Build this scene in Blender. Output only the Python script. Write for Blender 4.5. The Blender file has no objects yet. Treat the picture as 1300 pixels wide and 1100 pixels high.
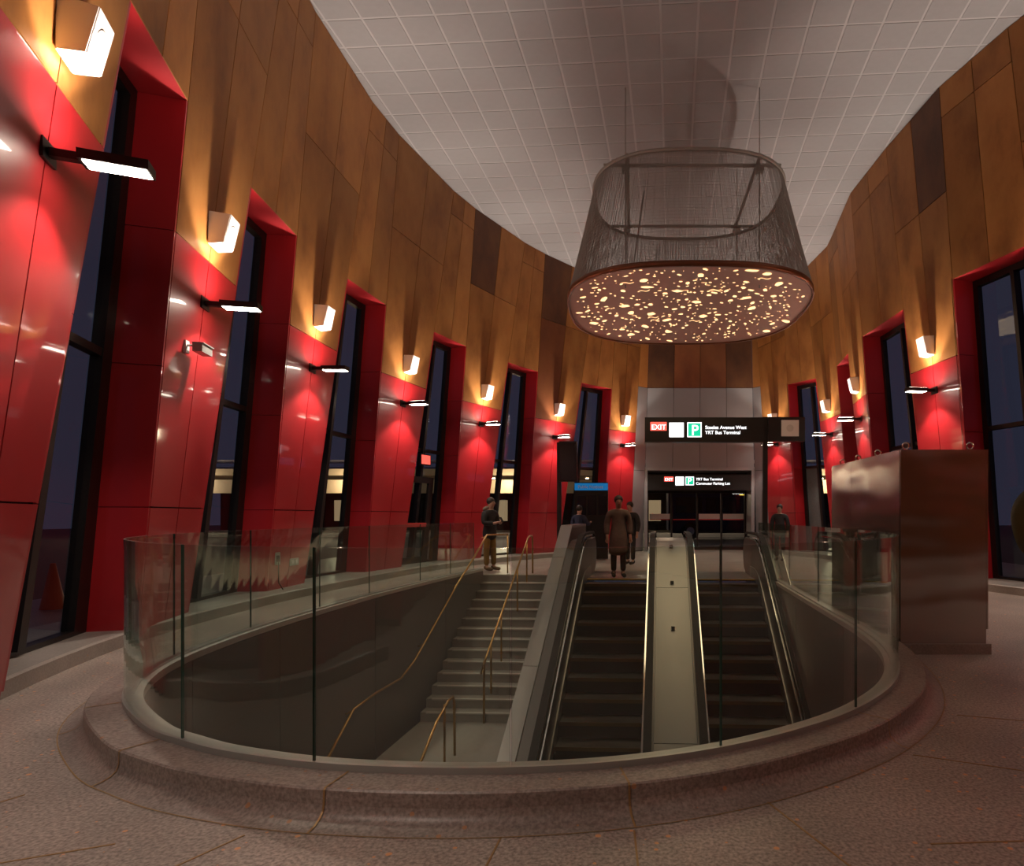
import bpy, bmesh, math, random
from mathutils import Vector, Matrix
from mathutils.geometry import tessellate_polygon
random.seed(7)
SC = bpy.context.scene
COL = SC.collection
PI = math.pi
H = 1.33            # eye height
F = 800.0           # focal length in pixels of the 1300x1100 frame
CX, CY = 805.0, 655.0

# ------------------------------------------------------------------ camera
cam = bpy.data.cameras.new('camera')
cam_o = bpy.data.objects.new('camera', cam)
COL.objects.link(cam_o)
cam.sensor_fit = 'HORIZONTAL'
cam.sensor_width = 36.0
cam.lens = 36.0 * F / 1300.0
cam.shift_x = (650.0 - CX) / 1300.0
cam.shift_y = (CY - 550.0) / 1300.0
cam.clip_start, cam.clip_end = 0.05, 300
cam_o.location = (0, 0, H)
cam_o.rotation_euler = (PI / 2, 0, 0)
SC.camera = cam_o

# ------------------------------------------------------------------ world: dusk sky
W = bpy.data.worlds.new('dusk'); SC.world = W
W.use_nodes = True
bgn = W.node_tree.nodes['Background']
bgn.inputs[0].default_value = (0.30, 0.32, 0.55, 1)
bgn.inputs[1].default_value = 0.042
SC.view_settings.view_transform = 'Standard'
SC.view_settings.look = 'None'
SC.view_settings.gamma = 1.0
SC.view_settings.exposure = 0.76
SC.view_settings.use_curve_mapping = False
SC.cycles.use_denoising = True
SC.cycles.transparent_max_bounces = 24
SC.cycles.max_bounces = 10
SC.cycles.glossy_bounces = 5
SC.cycles.caustics_reflective = False
SC.cycles.caustics_refractive = False
DOWN_W, UP_W = 70.0, 130.0      # wall light lamps
GLOW_W = 9.0
#, downwards and upwards

# ------------------------------------------------------------------ materials
def new_mat(name):
    m = bpy.data.materials.new(name); m.use_nodes = True
    nt = m.node_tree
    return m, nt, nt.nodes['Principled BSDF'], nt.nodes['Material Output']

def plain(name, col, rough=0.5, metal=0.0, coat=0.0, noise=0.0, scale=6.0, spec=0.5, bump=0.0):
    m, nt, p, out = new_mat(name)
    p.inputs['Base Color'].default_value = (*col, 1)
    p.inputs['Roughness'].default_value = rough
    p.inputs['Metallic'].default_value = metal
    p.inputs['Coat Weight'].default_value = coat
    p.inputs['Coat Roughness'].default_value = 0.045
    p.inputs['Specular IOR Level'].default_value = spec
    if noise or bump:
        tc = nt.nodes.new('ShaderNodeTexCoord')
        n = nt.nodes.new('ShaderNodeTexNoise'); n.inputs['Scale'].default_value = scale
        n.inputs['Detail'].default_value = 5
        nt.links.new(tc.outputs['Object'], n.inputs['Vector'])
        if noise:
            r = nt.nodes.new('ShaderNodeMapRange')
            r.inputs[3].default_value = 1 - noise; r.inputs[4].default_value = 1 + noise
            nt.links.new(n.outputs['Fac'], r.inputs[0])
            mx = nt.nodes.new('ShaderNodeVectorMath'); mx.operation = 'SCALE'
            mx.inputs[0].default_value = col
            nt.links.new(r.outputs[0], mx.inputs['Scale'])
            nt.links.new(mx.outputs[0], p.inputs['Base Color'])
        if bump:
            b = nt.nodes.new('ShaderNodeBump'); b.inputs['Strength'].default_value = bump
            b.inputs['Distance'].default_value = 0.01
            nt.links.new(n.outputs['Fac'], b.inputs['Height'])
            nt.links.new(b.outputs[0], p.inputs['Normal'])
    return m

def emit(name, col, s):
    m, nt, p, out = new_mat(name)
    p.inputs['Base Color'].default_value = (*[c * .5 for c in col], 1)
    p.inputs['Emission Color'].default_value = (*col, 1)
    p.inputs['Emission Strength'].default_value = s
    return m

def glass(name, tint, ior=1.5, rough=0.0, dirt=0.0):
    m, nt, p, out = new_mat(name)
    nt.nodes.remove(p)
    t = nt.nodes.new('ShaderNodeBsdfTransparent'); t.inputs[0].default_value = (*tint, 1)
    g = nt.nodes.new('ShaderNodeBsdfGlossy'); g.inputs['Roughness'].default_value = rough
    g.inputs[0].default_value = (.95, 1, .97, 1)
    lw = nt.nodes.new('ShaderNodeLayerWeight'); lw.inputs[0].default_value = .5
    pw = nt.nodes.new('ShaderNodeMath'); pw.operation = 'POWER'; pw.inputs[1].default_value = 5
    nt.links.new(lw.outputs['Facing'], pw.inputs[0])
    fr = nt.nodes.new('ShaderNodeMath'); fr.operation = 'MULTIPLY_ADD'   # Schlick reflectance, same from both sides
    fr.inputs[1].default_value = 1 - ((ior - 1) / (ior + 1)) ** 2; fr.inputs[2].default_value = ((ior - 1) / (ior + 1)) ** 2
    nt.links.new(pw.outputs[0], fr.inputs[0])
    mx = nt.nodes.new('ShaderNodeMixShader')
    nt.links.new(fr.outputs[0], mx.inputs[0]); nt.links.new(t.outputs[0], mx.inputs[1]); nt.links.new(g.outputs[0], mx.inputs[2])
    last = mx
    if dirt:
        d = nt.nodes.new('ShaderNodeBsdfDiffuse'); d.inputs[0].default_value = (.55, .6, .55, 1)
        m2 = nt.nodes.new('ShaderNodeMixShader'); m2.inputs[0].default_value = dirt
        nt.links.new(mx.outputs[0], m2.inputs[1]); nt.links.new(d.outputs[0], m2.inputs[2]); last = m2
    nt.links.new(last.outputs[0], out.inputs[0])
    return m

def cladding(name, c1, c2, c3):
    """weathered bronze-brown sheet metal with blotches, streaks and panel to panel variation"""
    m, nt, p, out = new_mat(name)
    tc = nt.nodes.new('ShaderNodeTexCoord'); oi = nt.nodes.new('ShaderNodeObjectInfo')
    add = nt.nodes.new('ShaderNodeVectorMath'); add.operation = 'MULTIPLY_ADD'
    add.inputs[1].default_value = (1, 1, .6)
    sc = nt.nodes.new('ShaderNodeVectorMath'); sc.operation = 'SCALE'
    sc.inputs[0].default_value = (31, 17, 23)
    nt.links.new(oi.outputs['Random'], sc.inputs['Scale'])
    nt.links.new(tc.outputs['Object'], add.inputs[0]); nt.links.new(sc.outputs[0], add.inputs[2])
    n = nt.nodes.new('ShaderNodeTexNoise'); n.inputs['Scale'].default_value = 1.5; n.inputs['Detail'].default_value = 8
    n.inputs['Roughness'].default_value = .62
    nt.links.new(add.outputs[0], n.inputs['Vector'])
    r = nt.nodes.new('ShaderNodeValToRGB')
    r.color_ramp.elements[0].position = .28; r.color_ramp.elements[0].color = (*c1, 1)
    r.color_ramp.elements[1].position = .74; r.color_ramp.elements[1].color = (*c3, 1)
    e = r.color_ramp.elements.new(.5); e.color = (*c2, 1)
    nt.links.new(n.outputs['Fac'], r.inputs[0])
    mr = nt.nodes.new('ShaderNodeMapRange'); mr.inputs[3].default_value = .74; mr.inputs[4].default_value = 1.18
    nt.links.new(oi.outputs['Random'], mr.inputs[0])
    mu = nt.nodes.new('ShaderNodeVectorMath'); mu.operation = 'SCALE'
    nt.links.new(r.outputs[0], mu.inputs[0]); nt.links.new(mr.outputs[0], mu.inputs['Scale'])
    nt.links.new(mu.outputs[0], p.inputs['Base Color'])
    p.inputs['Roughness'].default_value = .5
    p.inputs['Metallic'].default_value = .25
    return m

def terrazzo(name, base, dark, fleck, fleck_amt=.62):
    m, nt, p, out = new_mat(name)
    tc = nt.nodes.new('ShaderNodeTexCoord')
    def noise(s, d=6):
        n = nt.nodes.new('ShaderNodeTexNoise'); n.inputs['Scale'].default_value = s; n.inputs['Detail'].default_value = d
        nt.links.new(tc.outputs['Object'], n.inputs['Vector']); return n
    big, fine = noise(1.1), noise(62, 4)
    r1 = nt.nodes.new('ShaderNodeValToRGB')
    r1.color_ramp.elements[0].position = .33; r1.color_ramp.elements[0].color = (*dark, 1)
    r1.color_ramp.elements[1].position = .66; r1.color_ramp.elements[1].color = (*base, 1)
    nt.links.new(fine.outputs['Fac'], r1.inputs[0])
    mr = nt.nodes.new('ShaderNodeMapRange'); mr.inputs[1].default_value = .3; mr.inputs[2].default_value = .7
    mr.inputs[3].default_value = .74; mr.inputs[4].default_value = 1.22
    nt.links.new(big.outputs['Fac'], mr.inputs[0])
    sc = nt.nodes.new('ShaderNodeVectorMath'); sc.operation = 'SCALE'
    nt.links.new(r1.outputs[0], sc.inputs[0]); nt.links.new(mr.outputs[0], sc.inputs['Scale'])
    # orange chips: voronoi cells, only some of them, clustered by a slow noise
    v = nt.nodes.new('ShaderNodeTexVoronoi'); v.inputs['Scale'].default_value = 21
    nt.links.new(tc.outputs['Object'], v.inputs['Vector'])
    sep = nt.nodes.new('ShaderNodeSeparateColor'); nt.links.new(v.outputs['Color'], sep.inputs[0])
    thr = nt.nodes.new('ShaderNodeMath'); thr.operation = 'MULTIPLY_ADD'
    thr.inputs[1].default_value = .30; thr.inputs[2].default_value = -.02
    nt.links.new(sep.outputs[1], thr.inputs[0])
    near = nt.nodes.new('ShaderNodeMath'); near.operation = 'LESS_THAN'
    nt.links.new(v.outputs['Distance'], near.inputs[0]); nt.links.new(thr.outputs[0], near.inputs[1])
    clus = noise(.9, 2)
    pick = nt.nodes.new('ShaderNodeMath'); pick.operation = 'MULTIPLY_ADD'
    pick.inputs[1].default_value = 1.1
    nt.links.new(clus.outputs['Fac'], pick.inputs[0]); nt.links.new(sep.outputs[0], pick.inputs[2])
    sel = nt.nodes.new('ShaderNodeMath'); sel.operation = 'GREATER_THAN'; sel.inputs[1].default_value = 1 + fleck_amt * .5
    nt.links.new(pick.outputs[0], sel.inputs[0])
    both = nt.nodes.new('ShaderNodeMath'); both.operation = 'MULTIPLY'
    nt.links.new(near.outputs[0], both.inputs[0]); nt.links.new(sel.outputs[0], both.inputs[1])
    mx = nt.nodes.new('ShaderNodeMix'); mx.data_type = 'RGBA'
    nt.links.new(both.outputs[0], mx.inputs['Factor']); nt.links.new(sc.outputs[0], mx.inputs['A'])
    mx.inputs['B'].default_value = (*fleck, 1)
    nt.links.new(mx.outputs['Result'], p.inputs['Base Color'])
    rr = nt.nodes.new('ShaderNodeMapRange'); rr.inputs[3].default_value = .3; rr.inputs[4].default_value = .5
    nt.links.new(big.outputs['Fac'], rr.inputs[0]); nt.links.new(rr.outputs[0], p.inputs['Roughness'])
    return m

def brushed(name, col, rough, wav=.0):
    m, nt, p, out = new_mat(name)
    p.inputs['Base Color'].default_value = (*col, 1)
    p.inputs['Metallic'].default_value = 1.0
    p.inputs['Roughness'].default_value = rough
    p.inputs['Anisotropic'].default_value = .4
    tc = nt.nodes.new('ShaderNodeTexCoord')
    if wav:
        n = nt.nodes.new('ShaderNodeTexNoise'); n.inputs['Scale'].default_value = 1.6; n.inputs['Detail'].default_value = 1
        mp = nt.nodes.new('ShaderNodeMapping'); mp.inputs['Scale'].default_value = (.7, .7, 1.6)
        nt.links.new(tc.outputs['Object'], mp.inputs[0]); nt.links.new(mp.outputs[0], n.inputs['Vector'])
        b = nt.nodes.new('ShaderNodeBump'); b.inputs['Strength'].default_value = wav; b.inputs['Distance'].default_value = .08
        nt.links.new(n.outputs['Fac'], b.inputs['Height']); nt.links.new(b.outputs[0], p.inputs['Normal'])
    return m

M = dict(
    red=plain('red_enamel', (.40, .012, .018), .42, 0, .6, .06, 3),
    wood=cladding('weathered_bronze', (.27, .10, .026), (.43, .175, .044), (.52, .23, .062)),
    wood_dark=cladding('weathered_bronze_dark', (.07, .028, .014), (.12, .045, .018), (.17, .07, .022)),
    wood_rust=cladding('weathered_bronze_rust', (.15, .045, .018), (.2, .065, .022), (.24, .085, .028)),
    backing=plain('backing', (.012, .009, .008), .8),
    tile=plain('ceiling_tile', (.42, .41, .43), .75, 0, 0, .05, 9),
    grid=plain('ceiling_grid', (.58, .565, .58), .6),
    floor=terrazzo('terrazzo', (.50, .42, .375), (.20, .165, .145), (.75, .36, .16), .42),
    curb=terrazzo('terrazzo_curb', (.36, .30, .27), (.19, .155, .14), (.45, .22, .11), .9),
    plinth=terrazzo('terrazzo_plinth', (.36, .32, .29), (.28, .25, .225), (.45, .3, .2), .95),
    silver=plain('silver_panel', (.33, .32, .33), .42, .5, 0, .03, 4),
    steel=brushed('brushed_steel', (.40, .37, .35), .24, .35),
    steel_clad=brushed('steel_cladding', (.36, .345, .33), .36, .1),
    steel_deck=brushed('steel_deck', (.27, .265, .25), .48, .05),
    steel_dark=brushed('steel_dark', (.20, .19, .18), .35),
    chrome=brushed('chrome', (.8, .78, .75), .1),
    brass=plain('brass', (.42, .25, .09), .3, .9),
    strip=plain('brass_strip', (.40, .25, .11), .45, .4),
    black=plain('black_metal', (.012, .011, .011), .35, .1),
    frame=plain('window_frame', (.014, .011, .010), .4, .2),
    rubber=plain('rubber', (.010, .010, .011), .55, spec=.25),
    step=plain('escalator_step', (.045, .042, .04), .5, .3),
    edge=plain('step_edge', (.12, .08, .03), .5),
    yellow=plain('yellow_paint', (.55, .33, .03), .5),
    pane=glass('window_glass', (.82, .82, .86), 1.5),
    frosted=plain('speckled_glass', (.12, .14, .14), .35, 0, 0, .8, 60),
    glass=glass('balustrade_glass', (.90, .95, .915), 1.5, 0, .02),
    gedge=plain('glass_edge', (.03, .10, .075), .15),
    gtop=plain('glass_top_edge', (.30, .36, .33), .15),
    shoe=plain('base_shoe', (.42, .44, .42), .35, .5),
    wallgrey=plain('void_wall', (.13, .122, .118), .4, .1, 0, .08, 2),
    ledge=plain('void_ledge', (.50, .49, .46), .5),
    concrete=plain('stair_stone', (.30, .27, .24), .6, 0, 0, .12, 14),
    nosing=plain('stair_nosing', (.50, .46, .40), .5),
    dark_floor=plain('lower_floor', (.08, .07, .065), .5),
    white=plain('white_housing', (.78, .75, .74), .45),
    grille=plain('grille', (.62, .60, .59), .6),
    copper=plain('copper', (.74, .46, .37), .45, .2, 0, .06, 8),
    copper_dark=plain('copper_rim', (.26, .10, .05), .35, .7),
    mesh=plain('chain_mesh', (.40, .37, .34), .5, .3),
    glow=emit('cutout_glow', (1, .64, .29), 1.15),
    lamp=emit('lamp_lens', (1, .86, .70), 30),
    sign_red=emit('sign_red', (1, .10, .07), .9),
    sign_white=emit('sign_white', (.95, .97, 1), 1.25),
    sign_green=emit('sign_green', (0, .42, .22), .95),
    sign_blue=emit('sign_blue', (.005, .16, .42), .4),
    screen=plain('dark_screen', (.008, .008, .014), .2),
    skin=plain('skin', (.42, .25, .18), .55),
    coat_black=plain('coat_black', (.012, .011, .012), .75, 0, 0, .2, 20),
    coat_taupe=plain('coat_taupe', (.14, .10, .08), .8, 0, 0, .2, 20),
    coat_navy=plain('coat_navy', (.02, .025, .06), .75),
    mustard=plain('mustard_cloth', (.20, .115, .02), .8, 0, 0, .15, 18),
    cloth_dark=plain('cloth_dark', (.018, .016, .016), .8),
    fur=plain('fur', (.20, .15, .11), .9, 0, 0, .4, 40),
    hair=plain('hair', (.02, .014, .01), .6),
    boots=plain('boots', (.10, .055, .02), .6),
    phone=emit('phone_screen', (.8, .55, .45), .6),
    ground=plain('asphalt', (.035, .033, .034), .7, 0, 0, .2, 3),
    snow=plain('pale_ground', (.30, .29, .27), .8, 0, 0, .2, 2),
    canopy=plain('canopy', (.34, .27, .17), .6),
    ochre=plain('ochre_stone', (.34, .27, .08), .7, 0, 0, .25, 3),
    dot=emit('lamp_dot', (1, .85, .6), 25),
    amber=emit('amber_led', (1, .62, .05), 1.6),
    pale_led=emit('pale_led', (.8, .8, .7), .5),
    shop=emit('shop_window', (1, .72, .38), .16),
    band=plain('door_band', (.62, .58, .56), .6),
    bandred=plain('door_band_red', (.45, .03, .03), .6),
    orange=plain('orange_plastic', (.6, .11, .02), .5),
)

# ------------------------------------------------------------------ helpers
def mesh_obj(name, verts, faces, mat, parent=None, smooth=False, mats=None, fm=None):
    me = bpy.data.meshes.new(name)
    me.from_pydata([tuple(v) for v in verts], [], faces)
    for m in (mats or [mat]): me.materials.append(M[m] if isinstance(m, str) else m)
    if fm:
        for p, k in zip(me.polygons, fm): p.material_index = k
    if smooth:
        for p in me.polygons: p.use_smooth = True
    me.update()
    o = bpy.data.objects.new(name, me); COL.objects.link(o)
    if parent: o.parent = parent
    return o

def empty(name, loc=(0, 0, 0), rz=0.0, parent=None):
    o = bpy.data.objects.new(name, None); COL.objects.link(o)
    o.location = loc; o.rotation_euler = (0, 0, rz); o.empty_display_size = .1
    if parent: o.parent = parent
    return o

def tag(o, label, cat, group=None):
    o['label'] = label; o['category'] = cat
    if group: o['group'] = group
    return o

def struct(o, label=None):
    o['kind'] = 'structure'
    if label: o['label'] = label
    return o

BOXF = [(0, 3, 2, 1), (4, 5, 6, 7), (0, 1, 5, 4), (1, 2, 6, 5), (2, 3, 7, 6), (3, 0, 4, 7)]
def box_v(x0, x1, y0, y1, z0, z1):
    return [(x0, y0, z0), (x1, y0, z0), (x1, y1, z0), (x0, y1, z0), (x0, y0, z1), (x1, y0, z1), (x1, y1, z1), (x0, y1, z1)]
def box(name, x0, x1, y0, y1, z0, z1, mat, parent=None):
    return mesh_obj(name, box_v(x0, x1, y0, y1, z0, z1), BOXF, mat, parent)

def boxes(name, lst, mat, parent=None):
    V, Fc = [], []
    for b in lst:
        k = len(V); V += box_v(*b); Fc += [tuple(i + k for i in f) for f in BOXF]
    return mesh_obj(name, V, Fc, mat, parent)

def tube_geo(path, r, n=8, closed=False):
    V, Fc = [], []
    P = [Vector(p) for p in path]; L = len(P)
    prev = None
    for i, p in enumerate(P):
        if closed: t = (P[(i + 1) % L] - P[i - 1])
        else: t = (P[min(i + 1, L - 1)] - P[max(i - 1, 0)])
        t.normalize()
        up = Vector((0, 0, 1)) if abs(t.z) < .95 else Vector((0, 1, 0))
        a = t.cross(up).normalized() if prev is None else (prev - t * prev.dot(t)).normalized()
        prev = a
        b = t.cross(a)
        for k in range(n):
            an = 2 * PI * k / n
            V.append(p + (a * math.cos(an) + b * math.sin(an)) * r)
    for i in range(L if closed else L - 1):
        j = (i + 1) % L
        for k in range(n):
            Fc.append((i * n + k, i * n + (k + 1) % n, j * n + (k + 1) % n, j * n + k))
    if not closed:
        Fc.append(tuple(range(n))[::-1]); Fc.append(tuple((L - 1) * n + k for k in range(n)))
    return V, Fc
def tube(name, path, r, mat, parent=None, n=8, closed=False):
    V, Fc = tube_geo(path, r, n, closed)
    return mesh_obj(name, V, Fc, mat, parent, True)

def prism_x(name, prof, x0, x1, mat, parent=None):
    """profile in (y, z), extruded along x"""
    n = len(prof)
    V = [(x0, y, z) for y, z in prof] + [(x1, y, z) for y, z in prof]
    Fc = [tuple(range(n)), tuple(range(n, 2 * n))[::-1]]
    Fc += [(i, i + n, (i + 1) % n + n, (i + 1) % n) for i in range(n)]
    return mesh_obj(name, V, Fc, mat, parent)

def ribbon_x(name, path, x0, x1, th, mat, parent=None):
    """flat bar following a (y, z) path, x0..x1 wide, th thick"""
    V, Fc = [], []
    L = len(path)
    for i, (y, z) in enumerate(path):
        a = Vector(path[max(i - 1, 0)]); b = Vector(path[min(i + 1, L - 1)])
        t = (b - a).normalized(); n = Vector((-t.y, t.x)) * th / 2
        V += [(x0, y - n.x, z - n.y), (x1, y - n.x, z - n.y), (x1, y + n.x, z + n.y), (x0, y + n.x, z + n.y)]
    for i in range(L - 1):
        for k in range(4):
            Fc.append((i * 4 + k, i * 4 + (k + 1) % 4, (i + 1) * 4 + (k + 1) % 4, (i + 1) * 4 + k))
    Fc += [(3, 2, 1, 0), tuple((L - 1) * 4 + k for k in range(4))]
    return mesh_obj(name, V, Fc, mat, parent)

def disc(name, c, r, axis, mat, parent=None, n=24, th=.01):
    c = Vector(c); ax = Vector(axis).normalized()
    V, Fc = tube_geo([c, c + ax * th], r, n)
    return mesh_obj(name, V, Fc, mat, parent)

def text_obj(name, s, size, mat, parent, loc, rot=(PI / 2, 0, 0), bold=.012, align='LEFT', ext=.002):
    cu = bpy.data.curves.new(name + '_curve', 'FONT'); cu.body = s; cu.size = size
    cu.offset = bold * size; cu.extrude = ext; cu.align_x = align
    t = bpy.data.objects.new(name + '_tmp', cu); COL.objects.link(t)
    bpy.context.view_layer.update()
    me = bpy.data.meshes.new_from_object(t.evaluated_get(bpy.context.evaluated_depsgraph_get()))
    bpy.data.objects.remove(t); bpy.data.curves.remove(cu)
    me.materials.clear(); me.materials.append(M[mat])
    o = bpy.data.objects.new(name, me); COL.objects.link(o)
    o.parent = parent; o.location = loc; o.rotation_euler = rot
    return o

def copy_tree(o, parent=None):
    c = o.copy(); COL.objects.link(c); c.parent = parent
    for ch in list(o.children): copy_tree(ch, c)
    return c

def px(x, y, Y=None, z=None):
    """a photo pixel's direction, at depth Y or on the level z"""
    a, b = (x - CX) / F, (CY - y) / F
    if Y is None: Y = (z - H) / b
    return Vector((a * Y, Y, H + b * Y))

# ------------------------------------------------------------------ room plan (walls lean inwards as they rise)
ZREF, LEAN, ZCEIL, ZRED, ZHEAD, ZJ, ZPL = 5.75, .08, 9.33, 4.35, 5.75, 1.42, .14
plan = [  # point on the wall at ZREF, type of the stretch that follows
    ((-4.2, -6.0), 'blank'), ((-3.6, -3.2), 'pier'), ((-3.05, -1.5), 'window'), ((-2.8, -.1), 'pier'),
    ((-2.75, 1.75), 'blank'), ((-2.95, 2.45), 'pier'),
    ((-3.62, 3.70), 'pierx'), ((-4.317, 5.399), 'window'), ((-4.762, 6.73), 'pier'), ((-5.152, 8.471), 'window'), ((-5.326, 9.963), 'pier'),
    ((-5.344, 11.747), 'window'), ((-5.204, 13.238), 'pier'), ((-4.81, 15.15), 'window'), ((-4.385, 16.478), 'pier'),
    ((-3.637, 18.175), 'window'), ((-2.949, 19.369), 'pier'), ((-1.752, 20.975), 'window'), ((-0.773, 21.99), 'pier'),
    ((.14, 22.9), 'splay'), ((.49, 23.2), 'portal'), ((4.37, 23.2), 'splay'), ((4.60, 22.9), 'pier'),
    ((5.18, 21.26), 'window'), ((5.86, 20.3), 'pier'), ((6.0, 18.66), 'window'), ((5.84, 17.2), 'pier'),
    ((5.64, 15.58), 'window'), ((5.77, 13.5), 'pier'), ((5.96, 11.8), 'window'), ((6.45, 10.2), 'pier'),
    ((7.2, 8.5), 'window'), ((7.6, 7.0), 'pier'), ((7.9, 5.2), 'window'), ((8.0, 3.6), 'pier'), ((8.0, 1.8), 'window'), ((8.0, .4), 'pier'), ((7.9, -1.5), 'blank'),
    ((7.0, -6.0), 'blank'),
]
# the stretch in front of the first big pier is a window like the others
plan[5] = ((-2.95, 2.45), 'window'); plan[6] = ((-3.62, 3.70), 'pier'); plan[4] = ((-2.75, 1.75), 'blank')
NP = len(plan)
P2 = [Vector(p) for p, _ in plan]
def seg_n(i):
    d = P2[(i + 1) % NP] - P2[i]; d.normalize(); return Vector((-d.y, d.x))
NRM = []
for i in range(NP):
    n = seg_n(i - 1) + seg_n(i); NRM.append(n.normalized())
# the piers taper towards the floor: their far edges also tilt along the wall towards the viewer
TILT = []
for i in range(NP):
    n = NRM[i]; along = Vector((n.y, -n.x))          # direction of travel round the plan
    if 6 < i < 19 and plan[i][1] == 'window': TILT.append(along * -(.155 if i == 7 else .12))
    elif i > 22 and plan[i][1] == 'pier': TILT.append(along * .06)
    else: TILT.append(Vector((0, 0)))
def wp(i, t, Z, off=0.0):
    """point on stretch i at fraction t and height Z, pushed outwards by off"""
    j = (i + 1) % NP
    a = P2[i] + (NRM[i] * LEAN + TILT[i]) * (ZREF - Z); b = P2[j] + (NRM[j] * LEAN + TILT[j]) * (ZREF - Z)
    p = a.lerp(b, t) + seg_n(i) * off
    return Vector((p.x, p.y, Z))

# ------------------------------------------------------------------ structure: floor with the opening
void_pts = [(-3.46, 14.1), (-3.6, 12.9), (-3.8, 11.2), (-3.95, 9.4), (-4.0, 7.6), (-3.97, 6.4), (-3.85, 5.35), (-3.62, 4.62), (-3.25, 4.02), (-2.69, 3.49),
            (-2.35, 3.28), (-2.01, 3.12), (-1.51, 2.975), (-1.02, 2.915), (-.57, 2.915), (-.07, 2.99), (.436, 3.17), (.92, 3.46),
            (1.34, 3.81), (1.76, 4.33), (2.05, 4.9), (2.26, 5.6), (2.38, 6.5), (2.44, 7.6), (2.53, 9.5), (2.63, 11.5), (2.75, 13.9)]
def catmull(pts, per=10):
    P = [Vector(p) for p in pts]; out = []
    for i in range(len(P) - 1):
        p0, p1, p2, p3 = P[max(i - 1, 0)], P[i], P[i + 1], P[min(i + 2, len(P) - 1)]
        for k in range(per):
            t = k / per
            out.append(.5 * ((2 * p1) + (p2 - p0) * t + (2 * p0 - 5 * p1 + 4 * p2 - p3) * t * t + (3 * p1 - p0 - 3 * p2 + p3) * t ** 3))
    out.append(P[-1]); return out
VC = catmull(void_pts, 8)
def vc_n(i):
    t = VC[min(i + 1, len(VC) - 1)] - VC[max(i - 1, 0)]; t.normalize()
    return Vector((t.y, -t.x)) * -1      # set below so that it points away from the opening
def off_vc(i, d):
    n = vc_n(i); c = Vector((-.8, 8.5))
    if (VC[i] - c).dot(n) < 0: n = -n
    return VC[i] + n * d
ESC_Y = 13.05     # comb line of the escalators
STAIR_Y = 14.0
TH = math.radians(2.6)
def loc2w(x, y):   # station axis frame -> world
    return Vector((x * math.cos(TH) + y * math.sin(TH), -x * math.sin(TH) + y * math.cos(TH)))
hole = [Vector((p.x, p.y, 0)) for p in (off_vc(i, .02) for i in range(len(VC)))]
far = [loc2w(2.16, ESC_Y), loc2w(-2.15, ESC_Y), loc2w(-2.15, STAIR_Y), loc2w(-4.08, STAIR_Y)]
hole = [p for p in hole if p.y < 13.95]
hole += [Vector((p.x, p.y, 0)) for p in far]
outer = [Vector((-9.5, -8, 0)), Vector((10.5, -8, 0)), Vector((10.5, 26, 0)), Vector((-9.5, 26, 0))]
allp = outer + hole
tris = tessellate_polygon([outer, hole])
floor = struct(mesh_obj('floor', allp, [tuple(t) for t in tris], 'floor'), 'brown terrazzo floor with orange chips around the stair opening')
# thin metal divider strips laid in the terrazzo
def strip(a, b, w=.008):
    a, b = Vector(a), Vector(b); d = (b - a).normalized(); n = Vector((-d.y, d.x)) * w / 2
    q = [a - n, b - n, b + n, a + n]
    return mesh_obj('divider_strip', [(v.x, v.y, .0) for v in q] + [(v.x, v.y, .0025) for v in q], BOXF, 'strip', floor)
for a, b in [((-1.62, 2.62), (-1.98, 1.9)), ((-.55, 2.6), (-.62, 1.2)), ((.0, 2.66), (.08, 1.2)), ((.62, 2.92), (1.0, 1.9)),
             ((1.55, 3.5), (3.3, 2.7)), ((2.15, 4.2), (4.6, 3.4)), ((1.2, 2.55), (4.6, 2.75)), ((-2.9, 3.0), (-3.4, 2.0)),
             ((-2.1, 2.55), (-3.6, 1.9)), ((3.5, 4.6), (5.8, 7.2)), ((3.8, 3.1), (5.3, 4.4))]:
    strip(a, b)

# the outer ground
gr = struct(mesh_obj('ground', [(-60, -30, -.05), (-9.5, -30, -.05), (-9.5, 90, -.05), (-60, 90, -.05), (10.5, -30, -.05), (60, -30, -.05), (60, 90, -.05), (10.5, 90, -.05),
     (-9.5, 26, -.05), (10.5, 26, -.05)], [(0, 1, 2, 3), (4, 5, 6, 7), (8, 9, 7, 2)], 'ground'), 'dark asphalt outside')

# ------------------------------------------------------------------ structure: ceiling and its tiles
TS = .60
ca = -math.atan(49 / 800.0)
gx = Vector((math.cos(ca), math.sin(ca))); gy = Vector((-math.sin(ca), math.cos(ca)))
ceil = struct(box('ceiling', -8.5, 10, -8, 25.5, ZCEIL, ZCEIL + .2, 'grid'), 'pale grey ceiling of square panels')
# a known grid crossing seen at pixel (803.9, 154.9)
c0 = px(796.5, 76.9, z=ZCEIL).xy
def inside(p, poly):
    c = False; j = len(poly) - 1
    for i in range(len(poly)):
        a, b = poly[i], poly[j]
        if (a.y > p.y) != (b.y > p.y) and p.x < (b.x - a.x) * (p.y - a.y) / (b.y - a.y) + a.x: c = not c
        j = i
    return c
outl = [P2[i] + NRM[i] * (LEAN * (ZREF - ZCEIL) + .55) for i in range(NP)]
cells = []
for i in range(-22, 24):
    for j in range(-32, 26):
        cc = c0 + gx * TS * (i + .5) + gy * TS * (j + .5)
        if inside(cc, outl): cells.append(cc)
tm = None
def score(c):
    if c.y < 9.2: return 1e6
    x = CX + F * c.x / c.y
    if x < 380 or x > 1320: return 1e5
    return c.y
cells.sort(key=score)
hw = TS / 2 - .021
tv = []
for z in (ZCEIL - .008, ZCEIL):
    for sx, sy in ((-1, -1), (1, -1), (1, 1), (-1, 1)):
        v = gx * hw * sx + gy * hw * sy; tv.append((v.x, v.y, z))
rest_v, rest_f = [], []
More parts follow.
